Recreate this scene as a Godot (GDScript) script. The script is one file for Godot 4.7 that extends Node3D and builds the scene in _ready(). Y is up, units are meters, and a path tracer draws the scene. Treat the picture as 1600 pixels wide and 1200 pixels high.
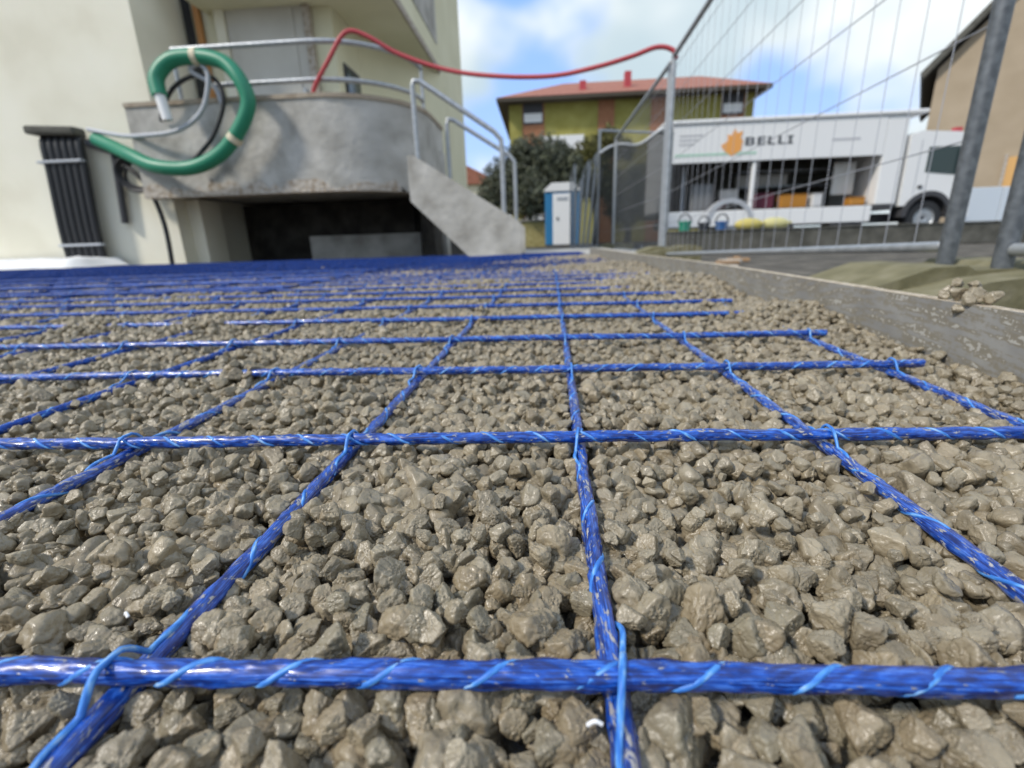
extends Node3D
# A bed of fresh no-fines concrete with blue fibre reinforcement mesh, seen from just above the mesh; house, fence and truck behind.

var rng := RandomNumberGenerator.new()
var M := {}
var used := {}
var n_soft := FastNoiseLite.new()
var n_fine := FastNoiseLite.new()
const EYE := Vector3(0, 0.143, 0)

# ---------------------------------------------------------------- helpers
func lin(r: float, g: float, b: float) -> Color:
	return Color(r, g, b).linear_to_srgb()

func numbered(called: String) -> String:
	if not used.has(called):
		used[called] = 0
		return called
	used[called] += 1
	return "%s_%03d" % [called, used[called]]

func tag(o: Node, label: String, category := "", group := "", kind := "") -> void:
	if label: o.set_meta("label", label)
	if category: o.set_meta("category", category)
	if group: o.set_meta("group", group)
	if kind: o.set_meta("kind", kind)

func thing(called: String, at: Vector3, label: String, category: String, group := "") -> Node3D:
	var o := Node3D.new()
	o.name = numbered(called)
	o.position = at
	add_child(o)
	tag(o, label, category, group)
	return o

func part(called: String, mesh: Mesh, mat: Material, parent: Node, at := Vector3.ZERO) -> MeshInstance3D:
	var o := MeshInstance3D.new()
	o.name = numbered(called) if parent == self else called
	o.mesh = mesh
	o.material_override = mat
	o.position = at
	o.cast_shadow = GeometryInstance3D.SHADOW_CASTING_SETTING_ON
	parent.add_child(o, true)
	return o

func quad(st: SurfaceTool, a: Vector3, b: Vector3, c: Vector3, d: Vector3) -> void:
	for p in [a, b, c, a, c, d]:
		st.add_vertex(p)

func begin() -> SurfaceTool:
	var st := SurfaceTool.new()
	st.begin(Mesh.PRIMITIVE_TRIANGLES)
	st.set_smooth_group(-1)
	return st

func done(st: SurfaceTool) -> ArrayMesh:
	st.generate_normals()
	return st.commit()

# a box with chamfered edges, c = centre, s = size
func add_box(st: SurfaceTool, c: Vector3, s: Vector3, ch := 0.0, basis := Basis.IDENTITY) -> void:
	var h := s / 2.0
	ch = minf(ch, minf(h.x, minf(h.y, h.z)) * 0.49)
	var P := func(x: float, y: float, z: float) -> Vector3: return c + basis * Vector3(x, y, z)
	if ch <= 0.0:
		for f in [[0, 1, 2], [1, 2, 0], [2, 0, 1]]:
			for sg in [-1.0, 1.0]:
				var n := Vector3.ZERO; n[f[0]] = sg
				var u := Vector3.ZERO; u[f[1]] = 1.0
				var v := Vector3.ZERO; v[f[2]] = sg
				quad(st, c + basis * (h * (n - u - v)), c + basis * (h * (n - u + v)), c + basis * (h * (n + u + v)), c + basis * (h * (n + u - v)))
		return
	# faces
	for f in [[0, 1, 2], [1, 2, 0], [2, 0, 1]]:
		for sg in [-1.0, 1.0]:
			var q := []
			for k in [[-1, -1], [-1, 1], [1, 1], [1, -1]]:
				var p := Vector3.ZERO
				p[f[0]] = h[f[0]] * sg
				p[f[1]] = (h[f[1]] - ch) * k[0]
				p[f[2]] = (h[f[2]] - ch) * k[1] * sg
				q.append(c + basis * p)
			quad(st, q[0], q[1], q[2], q[3])
	# edges
	for f in [[0, 1, 2], [1, 2, 0], [2, 0, 1]]:
		for sa in [-1.0, 1.0]:
			for sb in [-1.0, 1.0]:
				var q := []
				for k in [[-1.0, 0], [1.0, 0], [1.0, 1], [-1.0, 1]]:
					var p := Vector3.ZERO
					p[f[0]] = (h[f[0]] - ch) * k[0]
					p[f[1]] = (h[f[1]] - (0.0 if k[1] == 0 else ch)) * sa
					p[f[2]] = (h[f[2]] - (ch if k[1] == 0 else 0.0)) * sb
					q.append(c + basis * p)
				if sa * sb > 0: quad(st, q[0], q[1], q[2], q[3])
				else: quad(st, q[3], q[2], q[1], q[0])
	# corners
	for sx in [-1.0, 1.0]:
		for sy in [-1.0, 1.0]:
			for sz in [-1.0, 1.0]:
				var a: Vector3 = c + basis * Vector3(h.x * sx, (h.y - ch) * sy, (h.z - ch) * sz)
				var b: Vector3 = c + basis * Vector3((h.x - ch) * sx, h.y * sy, (h.z - ch) * sz)
				var d: Vector3 = c + basis * Vector3((h.x - ch) * sx, (h.y - ch) * sy, h.z * sz)
				if sx * sy * sz > 0:
					st.add_vertex(a); st.add_vertex(d); st.add_vertex(b)
				else:
					st.add_vertex(a); st.add_vertex(b); st.add_vertex(d)

func box(c: Vector3, s: Vector3, ch := 0.0, basis := Basis.IDENTITY) -> ArrayMesh:
	var st := begin()
	add_box(st, c, s, ch, basis)
	return done(st)

# box given by its two corners
func cbox(a: Vector3, b: Vector3, ch := 0.0) -> ArrayMesh:
	return box((a + b) / 2.0, (b - a).abs(), ch)

# polygon (x, y) extruded along z from z0 to z1; or, with plan = true, polygon (x, z) extruded along y
func add_prism(st: SurfaceTool, poly: PackedVector2Array, a: float, b: float, plan := false) -> void:
	var P := func(p: Vector2, t: float) -> Vector3: return Vector3(p.x, t, p.y) if plan else Vector3(p.x, p.y, t)
	var tri := Geometry2D.triangulate_polygon(poly)
	for t in [a, b]:
		for k in range(0, tri.size(), 3):
			var o := [tri[k], tri[k + 1], tri[k + 2]]
			if t == b: o.reverse()
			for i in o: st.add_vertex(P.call(poly[i], t))
	for i in poly.size():
		var p := poly[i]; var q := poly[(i + 1) % poly.size()]
		quad(st, P.call(p, a), P.call(p, b), P.call(q, b), P.call(q, a))

func prism(poly: PackedVector2Array, a: float, b: float, plan := false) -> ArrayMesh:
	var st := begin()
	add_prism(st, poly, a, b, plan)
	return done(st)

# smooth path through points
func smooth(pts: Array, step := 0.02, closed := false) -> PackedVector3Array:
	var c := Curve3D.new()
	c.bake_interval = step
	var n := pts.size()
	for i in n:
		var p: Vector3 = pts[i]
		var a: Vector3 = pts[(i - 1 + n) % n] if closed or i > 0 else p
		var b: Vector3 = pts[(i + 1) % n] if closed or i < n - 1 else p
		var t := (b - a) / 6.0
		c.add_point(p, -t, t)
	return c.get_baked_points()

# tube along a path; rad may be a float or a Callable(distance) -> float
func tube(path: PackedVector3Array, rad, sides := 8, uv_len := 0.1) -> ArrayMesh:
	var V := PackedVector3Array(); var N := PackedVector3Array(); var U := PackedVector2Array(); var I := PackedInt32Array()
	var n := path.size()
	var t0 := (path[1] - path[0]).normalized()
	var nor := t0.cross(Vector3.UP if absf(t0.y) < 0.9 else Vector3.RIGHT).normalized()
	var dist := 0.0
	for i in n:
		var t := (path[mini(i + 1, n - 1)] - path[maxi(i - 1, 0)]).normalized()
		nor = (nor - t * nor.dot(t)).normalized()
		var bi := t.cross(nor)
		if i > 0: dist += path[i].distance_to(path[i - 1])
		var r: float = rad if rad is float else rad.call(dist)
		for k in sides + 1:
			var a := TAU * k / sides
			var d := nor * cos(a) + bi * sin(a)
			V.append(path[i] + d * r); N.append(d); U.append(Vector2(dist / uv_len, float(k) / sides))
	for i in n - 1:
		for k in sides:
			var a := i * (sides + 1) + k
			var b := a + sides + 1
			I.append_array([a, b, a + 1, a + 1, b, b + 1])
	for e in 2:
		var base := 0 if e == 0 else (n - 1) * (sides + 1)
		var c := V.size()
		V.append(path[0 if e == 0 else n - 1]); N.append(t0 * (-1.0 if e == 0 else 1.0)); U.append(Vector2(0, 0))
		for k in sides:
			I.append_array([c, base + k, base + k + 1] if e == 0 else [c, base + k + 1, base + k])
	return arrays(V, N, U, I)

func arrays(V: PackedVector3Array, N: PackedVector3Array, U, I: PackedInt32Array) -> ArrayMesh:
	var a := []
	a.resize(Mesh.ARRAY_MAX)
	a[Mesh.ARRAY_VERTEX] = V
	a[Mesh.ARRAY_NORMAL] = N
	if U != null: a[Mesh.ARRAY_TEX_UV] = U
	a[Mesh.ARRAY_INDEX] = I
	var m := ArrayMesh.new()
	m.add_surface_from_arrays(Mesh.PRIMITIVE_TRIANGLES, a)
	return m

func lathe(prof: Array, sides := 20) -> ArrayMesh:   # [(radius, y)]
	var st := SurfaceTool.new()
	st.begin(Mesh.PRIMITIVE_TRIANGLES)
	for i in prof.size() - 1:
		st.set_smooth_group(i)
		for k in sides:
			var a := TAU * k / sides; var b := TAU * (k + 1) / sides
			var p: Vector2 = prof[i]; var q: Vector2 = prof[i + 1]
			quad(st, Vector3(cos(a) * p.x, p.y, sin(a) * p.x), Vector3(cos(b) * p.x, p.y, sin(b) * p.x), Vector3(cos(b) * q.x, q.y, sin(b) * q.x), Vector3(cos(a) * q.x, q.y, sin(a) * q.x))
	return done(st)

func noise_tex(freq: float, colors: Array, stops: Array, size := 512, octaves := 4, seed_ := 1, kind := FastNoiseLite.TYPE_SIMPLEX_SMOOTH) -> NoiseTexture2D:
	var f := FastNoiseLite.new()
	f.noise_type = kind
	f.frequency = freq
	f.fractal_octaves = octaves
	f.seed = seed_
	var t := NoiseTexture2D.new()
	t.width = size; t.height = size
	t.seamless = true
	t.seamless_blend_skirt = 0.25
	t.noise = f
	if colors.size():
		var g := Gradient.new()
		g.offsets = PackedFloat32Array(stops)
		g.colors = PackedColorArray(colors)
		t.color_ramp = g
	return t

func mat(color: Color, rough := 0.8, metal := 0.0) -> StandardMaterial3D:
	var m := StandardMaterial3D.new()
	m.albedo_color = color
	m.roughness = rough
	m.metallic = metal
	m.cull_mode = BaseMaterial3D.CULL_DISABLED
	return m

# mottled material: noise colours laid in world space, with a finer relief
func mottled(colors: Array, stops: Array, freq: float, scale: float, rough := 0.85, relief := 0.0, seed_ := 1) -> StandardMaterial3D:
	var m := mat(Color.WHITE, rough)
	m.albedo_texture = noise_tex(freq, colors, stops, 512, 5, seed_)
	m.uv1_triplanar = true
	m.uv1_world_triplanar = true
	m.uv1_scale = Vector3.ONE * scale
	if relief > 0.0:
		m.heightmap_enabled = true
		m.heightmap_texture = noise_tex(0.03, [], [], 512, 5, seed_ + 7)
		m.heightmap_scale = relief
	return m

# ---------------------------------------------------------------- the sky: cloud cover with blue gaps, the same all round
func make_sky() -> Sky:
	var w := 1024; var h := 512
	var im := Image.create(w, h, false, Image.FORMAT_RGBF)
	var f := FastNoiseLite.new()
	f.noise_type = FastNoiseLite.TYPE_SIMPLEX_SMOOTH
	f.seed = 11
	f.frequency = 1.15
	f.fractal_octaves = 5
	f.fractal_gain = 0.46
	var g := FastNoiseLite.new()
	g.seed = 5
	g.frequency = 0.9
	g.fractal_octaves = 4
	for y in h:
		var el := (0.5 - (y + 0.5) / h) * PI
		for x in w:
			var az := (x + 0.5) / w * TAU
			var d := Vector3(cos(el) * sin(az), sin(el), cos(el) * cos(az))
			var up := maxf(d.y, 0.0)
			var c := Vector3(0.62, 0.80, 1.0).lerp(Vector3(0.13, 0.32, 0.86), clampf(pow(up, 0.5) * 1.25, 0, 1))
			if d.y > -0.05:
				var q := Vector3(d.x, (d.y + 0.28) * 1.3, d.z) * 1.6
				var n := f.get_noise_3dv(q)
				var cover := smoothstep(-0.34, -0.04, n)
				var shade := 0.5 + 0.5 * g.get_noise_3dv(q * 1.7)
				var cl := Vector3(0.47, 0.575, 0.63).lerp(Vector3(0.80, 0.84, 0.85), smoothstep(0.3, 0.72, shade))
				c = c.lerp(cl, cover)
			else:
				c = Vector3(0.35, 0.33, 0.30)
			im.set_pixel(x, y, Color(c.x, c.y, c.z))
	var p := PanoramaSkyMaterial.new()
	p.panorama = ImageTexture.create_from_image(im)
	var s := Sky.new()
	s.sky_material = p
	return s

# ---------------------------------------------------------------- stones
func icosphere(n: int) -> Array:
	var t := (1.0 + sqrt(5.0)) / 2.0
	var v := [Vector3(-1, t, 0), Vector3(1, t, 0), Vector3(-1, -t, 0), Vector3(1, -t, 0), Vector3(0, -1, t), Vector3(0, 1, t), Vector3(0, -1, -t), Vector3(0, 1, -t), Vector3(t, 0, -1), Vector3(t, 0, 1), Vector3(-t, 0, -1), Vector3(-t, 0, 1)]
	for i in v.size(): v[i] = v[i].normalized()
	var f := [0, 11, 5, 0, 5, 1, 0, 1, 7, 0, 7, 10, 0, 10, 11, 1, 5, 9, 5, 11, 4, 11, 10, 2, 10, 7, 6, 7, 1, 8, 3, 9, 4, 3, 4, 2, 3, 2, 6, 3, 6, 8, 3, 8, 9, 4, 9, 5, 2, 4, 11, 6, 2, 10, 8, 6, 7, 9, 8, 1]
	for k in n:
		var mid := {}
		var g := []
		for i in range(0, f.size(), 3):
			var m := []
			for e in 3:
				var a: int = f[i + e]; var b: int = f[i + (e + 1) % 3]
				var key := mini(a, b) * 100000 + maxi(a, b)
				if not mid.has(key):
					mid[key] = v.size()
					v.append(((v[a] + v[b]) / 2.0).normalized())
				m.append(mid[key])
			g.append_array([f[i], m[0], m[2], f[i + 1], m[1], m[0], f[i + 2], m[2], m[1], m[0], m[1], m[2]])
		f = g
	return [v, f]

# a crushed stone coated in paste: rounded polyhedron, dented and creased; about 1 across
func stone_mesh(ico: Array, seed_: int) -> ArrayMesh:
	var r := RandomNumberGenerator.new()
	r.seed = seed_ * 77 + 3
	var pl := []
	for k in 11:
		var n := Vector3(r.randfn(), r.randfn(), r.randfn()).normalized()
		pl.append([n, r.randf_range(0.30, 0.56)])
	var stretch := Vector3(r.randf_range(0.85, 1.25), r.randf_range(0.7, 1.0), r.randf_range(0.85, 1.15))
	var f := FastNoiseLite.new()
	f.seed = seed_; f.frequency = 1.7; f.fractal_octaves = 3
	var c := FastNoiseLite.new()
	c.seed = seed_ + 50; c.frequency = 1.25; c.fractal_octaves = 2
	c.domain_warp_enabled = true; c.domain_warp_amplitude = 0.4; c.domain_warp_frequency = 1.5
	var V := PackedVector3Array(); var N := PackedVector3Array(); var I := PackedInt32Array()
	var src: Array = ico[0]
	for d: Vector3 in src:
		# soft minimum of the planes' distances along d
		var s := 0.0
		for p in pl:
			var k: float = d.dot(p[0])
			if k > 0.05: s += exp(-52.0 * p[1] / k)
		var rad := clampf(-log(s + 1e-20) / 52.0, 0.15, 0.70)
		var ridge := 1.0 - absf(c.get_noise_3dv(d * 1.1)) * 3.2
		rad += 0.06 * f.get_noise_3dv(d) - 0.055 * maxf(0.0, ridge) * maxf(0.0, ridge)
		V.append(d * rad * stretch)
	I = PackedInt32Array(ico[1])
	N.resize(V.size())
	for i in range(0, I.size(), 3):
		var n := (V[I[i + 2]] - V[I[i]]).cross(V[I[i + 1]] - V[I[i]])
		if n.dot(V[I[i]]) < 0: n = -n
		for e in 3: N[I[i + e]] += n
	for i in N.size(): N[i] = N[i].normalized()
	var J := PackedInt32Array()
	for i in range(0, I.size(), 3): J.append_array([I[i], I[i + 2], I[i + 1]])
	return arrays(V, N, null, J)

# ---------------------------------------------------------------- the bed's surface
var rows := []      # [z at x=0, slope, handedness]
var cols := []      # [x at z=0, slope]
var mounds := [Vector4(-0.93, -0.925, 0.075, 0.024), Vector4(-0.69, -0.93, 0.075, 0.024), Vector4(-0.80, -0.86, 0.08, 0.006), Vector4(-0.37, -0.535, 0.03, 0.022),
	Vector4(-0.42, -0.47, 0.04, 0.006), Vector4(-0.128, -0.225, 0.03, 0.010), Vector4(-0.125, -0.935, 0.03, 0.026), Vector4(-0.34, -0.84, 0.06, 0.012), Vector4(-0.55, -1.01, 0.05, 0.014), Vector4(-0.25, -1.75, 0.2, 0.014),
	Vector4(-1.2, -1.5, 0.15, 0.012), Vector4(-0.7, -2.6, 0.3, 0.012), Vector4(-0.2, -3.4, 0.3, 0.016), Vector4(-1.6, -3.6, 0.3, 0.014), Vector4(0.36, -1.5, 0.12, 0.016), Vector4(0.47, -0.9, 0.14, 0.026), Vector4(0.48, -1.5, 0.3, 0.030), Vector4(0.47, -2.6, 0.6, 0.03), Vector4(0.46, -4.0, 0.7, 0.03)]

func bed(x: float, z: float) -> float:
	var h := -0.0135 + 0.0042 * n_soft.get_noise_2d(x * 9.0, z * 9.0) + 0.0030 * n_soft.get_noise_2d(x * 30.0 + 7.0, z * 30.0)
	for m: Vector4 in mounds:
		var d := Vector2(x - m.x, z - m.y).length_squared() / (m.z * m.z)
		if d < 6.0: h += m.w * exp(-d * 1.3)
	return h

func mounded(x: float, z: float) -> float:
	var h := 0.0
	for m: Vector4 in mounds:
		var d := Vector2(x - m.x, z - m.y).length_squared() / (m.z * m.z)
		if d < 6.0: h += m.w * exp(-d * 1.3)
	return h

func row_z(r: Array, x: float) -> float: return r[0] + r[1] * x
func col_x(c: Array, z: float) -> float: return c[0] + c[1] * z

func left_edge(z: float) -> float: return maxf(-7.2, -1.25 * absf(z) - 0.55)
func board_x(z: float) -> float: return 0.49 + 0.01 * sin(clampf((-z - 0.4) / 3.0, 0, 1) * PI) - 0.05 * smoothstep(2.0, 4.8, -z)

func in_view(p: Vector3, cam: Transform3D, tx: float, ty: float) -> bool:
	var q := cam.affine_inverse() * p
	return q.z < -0.05 and absf(q.x) < -q.z * tx and absf(q.y) < -q.z * ty

func make_bed(cam: Transform3D) -> void:
	var bed_node := Node3D.new()
	bed_node.name = "concrete_bed"
	add_child(bed_node)
	tag(bed_node, "", "", "", "structure")
	# paste under the stones
	var st := SurfaceTool.new()
	st.begin(Mesh.PRIMITIVE_TRIANGLES)
	var zs := []
	var zz := 0.35
	while zz > -5.85:
		zs.append(zz)
		zz -= 0.02 if zz > -1.5 else 0.06
	zs.append(-5.88)
	var cols_n := 90
	for j in zs.size() - 1:
		for i in cols_n:
			var q := []
			for k in [[0, 0], [1, 0], [1, 1], [0, 1]]:
				var z: float = zs[j + k[1]]
				var a := left_edge(z) - 0.1
				var x := lerpf(a, board_x(z) + 0.006, float(i + k[0]) / cols_n)
				q.append(Vector3(x, bed(x, z) - 0.0185, z))
			quad(st, q[0], q[3], q[2], q[1])
	part("paste", done(st), M.paste, bed_node)
	# stones
	var hi := icosphere(4); var mid := icosphere(3); var lo := icosphere(2); var least := icosphere(1)
	var nv := 12
	var sets := [[], [], [], []]
	for k in nv:
		sets[0].append(stone_mesh(hi, k))
		sets[1].append(stone_mesh(mid, k))
		sets[2].append(stone_mesh(lo, k))
		if k < 6: sets[3].append(stone_mesh(least, k))
	var placed := []     # [distance, transform, variant, tone, top layer]
	var bands := [[0.35, -1.0, 0.0089, 0.92], [-1.0, -2.6, 0.0135, 1.1], [-2.6, -5.8, 0.024, 1.75]]
	for b in bands:
		var sp: float = b[2]
		var z: float = b[0]
		var odd := 0
		while z > b[1]:
			odd += 1
			var x := left_edge(z) + (sp / 2.0 if odd % 2 else 0.0)
			var xe := board_x(z)
			while x < xe - 0.004:
				for layer in (3 if sp < 0.02 else 2):
					var px := x + rng.randf_range(-0.5, 0.5) * sp
					var pz := z + rng.randf_range(-0.5, 0.5) * sp
					var size := sp * clampf(rng.randfn(1.30, 0.34), 0.65, 2.2)
					if layer == 1 and rng.randf() > 0.82: continue
					if layer == 0 and rng.randf() > 0.85: continue
					if layer == 2:
						if rng.randf() > 0.36: continue
						size *= 0.9
					px = minf(px, xe - size * 0.42)
					var top: float = bed(px, pz) + [-0.0125, -0.0005, 0.0066][layer] * b[3] + rng.randf_range(-0.0062, 0.0038) - (0.006 if sp > 0.02 else 0.0)
					# stones lie under the bars except where the mix has been heaped over them
					if sp < 0.02:
						var over := mounded(px, pz)
						for r in rows:
							if absf(pz - row_z(r, px)) < size * 0.45 + 0.004 and over < 0.012:
								top = minf(top, -0.0062 if over < 0.005 else 0.001)
						for c in cols:
							if absf(px - col_x(c, pz)) < size * 0.45 + 0.004 and over < 0.007:
								top = minf(top, -0.0125)
					var bs := Basis(Vector3(rng.randfn(), rng.randfn(), rng.randfn()).normalized(), rng.randf() * TAU)
					bs = Basis.from_scale(Vector3(1, rng.randf_range(0.88, 1.12), 1)) * bs.scaled(Vector3.ONE * size)
					var at := Vector3(px, top - size * 0.40, pz)
					var tone := rng.randf_range(0.80, 1.12)
					var warm := rng.randf_range(-0.02, 0.03)
					placed.append([at.distance_squared_to(EYE), Transform3D(bs, at), rng.randi() % nv, Color(tone * (1 + warm), tone, tone * (1 - warm * 1.4)), layer])
				x += sp
			z -= sp * 0.87
	placed.sort_custom(func(a, b): return a[0] < b[0])
	var left := {}
	var singled := 0
	for p in placed:
		var t: Transform3D = p[1]
		var d: float = sqrt(p[0])
		if singled < 300 and p[4] >= 1 and in_view(t.origin, cam, 1.05, 0.79):
			singled += 1
			var o := part("stone", sets[0][p[2]], M.stones[int(p[3].g * 100) % 3], bed_node)
			o.transform = t
			continue
		var lod := 0 if d < 0.3 else 1 if d < 0.9 else 2 if d < 2.2 else 3
		var key: int = lod * 100 + int(p[2]) % (12 if lod < 2 else 8 if lod < 3 else 4)
		if not left.has(key): left[key] = []
		left[key].append(p)
	for key: int in left:
		var mm := MultiMesh.new()
		mm.transform_format = MultiMesh.TRANSFORM_3D
		mm.use_colors = true
		mm.mesh = sets[key / 100][key % 100]
		mm.instance_count = left[key].size()
		for i in left[key].size():
			mm.set_instance_transform(i, left[key][i][1])
			mm.set_instance_color(i, left[key][i][3])
		var mi := MultiMeshInstance3D.new()
		mi.name = "gravel"
		mi.multimesh = mm
		mi.material_override = M.stone
		bed_node.add_child(mi, true)
		tag(mi, "", "", "", "stuff")
	print("stones ", placed.size())

# ---------------------------------------------------------------- reinforcement bars
# one bar from a to b with its winding strand. lift: places along it (0..len) where the strand climbs over a crossing bar
func make_bar(parent: Node3D, a: Vector3, b: Vector3, rad: float, hand: float, fine: int, seed_: int, lift: Array, m: Material, crossing_top: float) -> void:
	var step: float = [0.0032, 0.006, 0.014, 0.05][fine]
	var sides: int = [18, 14, 9, 6][fine]
	var L := a.distance_to(b)
	var n := int(ceil(L / step)) + 1
	var ax := (b - a) / L
	var side := ax.cross(Vector3.UP).normalized()
	var up := side.cross(ax)
	var pitch := 0.036 if lift.is_empty() else 0.052
	var V := PackedVector3Array(); var N := PackedVector3Array(); var U := PackedVector2Array(); var I := PackedInt32Array()
	var ph := float(seed_) * 1.7
	var centre := func(s: float) -> Vector3:
		return a + ax * s + up * (0.0011 * n_soft.get_noise_2d(s * 22.0, seed_ * 13.7)) + side * (0.0030 * n_soft.get_noise_2d(s * 9.0, seed_ * 31.3 + 5.0))
	for i in n:
		var s := L * i / (n - 1)
		var c: Vector3 = centre.call(s)
		for k in sides + 1:
			var t := TAU * (k % sides) / sides
			var w := fposmod(t - hand * TAU * s / pitch - ph + PI, TAU) - PI     # angle from the strand
			var r := rad * (1.0 - 0.10 * exp(-w * w * 4.5))
			if fine < 2:
				r *= 1.0 + 0.17 * n_fine.get_noise_3d(s * 800.0, cos(t) * 14.0 + seed_ * 9.1, sin(t) * 14.0) + 0.34 * n_fine.get_noise_3d(s * 260.0, cos(t) * 7.0 + seed_ * 3.0, sin(t) * 7.0) + 0.035 * n_fine.get_noise_3d(s * 90.0, cos(t) * 45.0 + seed_, sin(t) * 45.0)
			var d := side * cos(t) + up * sin(t)
			V.append(c + d * r); N.append(d); U.append(Vector2(s / 0.16 + seed_ * 0.37, float(k) / sides))
	for i in n - 1:
		for k in sides:
			var p := i * (sides + 1) + k
			var q := p + sides + 1
			I.append_array([p, p + 1, q, p + 1, q + 1, q])
	for e in 2:
		var base := 0 if e == 0 else (n - 1) * (sides + 1)
		var c := V.size()
		V.append(centre.call(0.0 if e == 0 else L)); N.append(ax * (-1.0 if e == 0 else 1.0)); U.append(Vector2(0.3, 0.3))
		for k in sides: I.append_array([c, base + k, base + k + 1])
	# normals from the shape itself where it is seen close by
	if fine < 2:
		for i in range(N.size() - 2): N[i] = Vector3.ZERO
		for i in range(0, I.size() - sides * 6, 3):
			var nn := (V[I[i + 2]] - V[I[i]]).cross(V[I[i + 1]] - V[I[i]])
			for e in 3: N[I[i + e]] += nn
		for i in n:
			var f := i * (sides + 1)
			var sum := N[f] + N[f + sides]
			N[f] = sum; N[f + sides] = sum
			for k in sides + 1:
				var x := N[f + k].normalized()
				if x.dot(V[f + k] - centre.call(L * i / (n - 1))) < 0: x = -x
				N[f + k] = x
	var bar := part("bar", arrays(V, N, U, I), M.far_bar if fine == 3 else M.mid_bar if fine == 2 else m, parent)
	# the strand
	var sp: float = [0.0022, 0.0035, 0.007, 0.02][fine]
	if fine == 3: return
	var path := PackedVector3Array()
	var ns := int(L / sp)
	for i in ns:
		var s := L * i / (ns - 1)
		var t := hand * TAU * s / pitch + ph
		var c: Vector3 = centre.call(s)
		var p: Vector3 = c + (side * cos(t) + up * sin(t)) * (rad * 0.80)
		for l: float in lift:
			var ds := absf(s - l)
			if ds < 0.045:
				var w := 1.0 - smoothstep(0.022, 0.044, ds)
				var hgt := crossing_top * (1.0 - smoothstep(0.0035, 0.019, ds))
				var goal: Vector3 = c + side * (0.0015 * sin(seed_ * 3.1 + l * 17.0) + (s - l) * (0.10 + 0.12 * sin(seed_ + l * 40.0))) + up * maxf(hgt, rad * 1.02)
				p = p.lerp(goal, w)
		path.append(p)
	var rr := rad * 0.28
	part("winding_strand", tube(path, func(d: float) -> float: return rr * (1.0 + 0.25 * n_fine.get_noise_2d(d * 200.0, seed_ * 5.0)), [7, 6, 4][fine], 0.05), M.strand, bar)

func make_mesh() -> void:
	var node := thing("reinforcement_mesh", Vector3.ZERO, "blue fibre reinforcement mesh laid over the wet gravel concrete in front of the board", "rebar mesh")
	var rad := 0.0044
	for i in rows.size():
		var r: Array = rows[i]
		var z0: float = r[0]
		var xa := maxf(left_edge(z0) - 0.1, -7.0)
		var xb: float = 0.415 + rng.randf_range(-0.008, 0.010)
		if i == 1: xb = 0.43
		var a := Vector3(xa, 0.0, row_z(r, xa)); var b := Vector3(xb, 0.0, row_z(r, xb))
		var fine := 0 if i < 2 else 1 if i < 5 else 2 if i < 13 else 3
		make_bar(node, a, b, rad, r[2], fine, i + 1, [], M.bars[[0, 1, 2, 1][i % 4]], 0.0)
	for i in cols.size():
		var c: Array = cols[i]
		var za := 0.12 if absf(c[0]) < 0.5 else -0.72 * (absf(c[0]) - 0.62)
		var zb := -5.62
		# near stretch finely, the rest coarsely, as one bar each
		var cut := maxf(zb, za - (1.6 if absf(c[0]) < 0.8 else 0.0))
		var lifts := []
		var dz := -1.0
		var P := func(z: float) -> Vector3: return Vector3(col_x(c, z), -0.0094, z)
		for r in rows:
			var zc: float = row_z(r, c[0])
			if zc < za - 0.02 and zc > -3.2: lifts.append((za - zc))
		var fine := 1 if absf(c[0]) < 0.45 else 2
		if absf(c[0]) < 0.17: fine = 0
		if c[0] < -2.2: fine = 3
		make_bar(node, P.call(za), P.call(zb if fine > 1 else -3.0), rad, 1.0 if i % 2 else -1.0, fine, i + 60, lifts, M.bars[3 if i % 3 else 2], 0.0094 + rad * 1.22)
		if fine <= 1:
			make_bar(node, P.call(-3.0), P.call(zb), rad, 1.0, 3, i + 60, [], M.bars[1], 0.0)
	# a second sheet of mesh lapped over the first, farther back on the left
	var two := thing("reinforcement_mesh", Vector3(-0.9, 0.012, -1.55), "second blue fibre mesh lapped over the first, farther back towards the cream wall", "rebar mesh")
	two.rotation.y = 0.035
	for i in 11:
		var z := -0.36 * i - 0.06
		var xa := left_edge(z - 1.5) + 0.9
		make_bar(two, Vector3(xa, 0, z), Vector3(0.02 * (i % 3), 0, z), rad, 1.0 if i % 2 else -1.0, 2 if i < 4 else 3, i + 120, [], M.bars[i % 3], 0.0)
	for i in 14:
		var x := -0.05 - 0.36 * i
		var za := minf(0.0, -0.75 * (absf(x) - 0.9))
		make_bar(two, Vector3(x, -0.0094, za), Vector3(x, -0.0094, -3.95), rad, 1.0, 3, i + 150, [], M.bars[(i + 1) % 3], 0.0)

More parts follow.
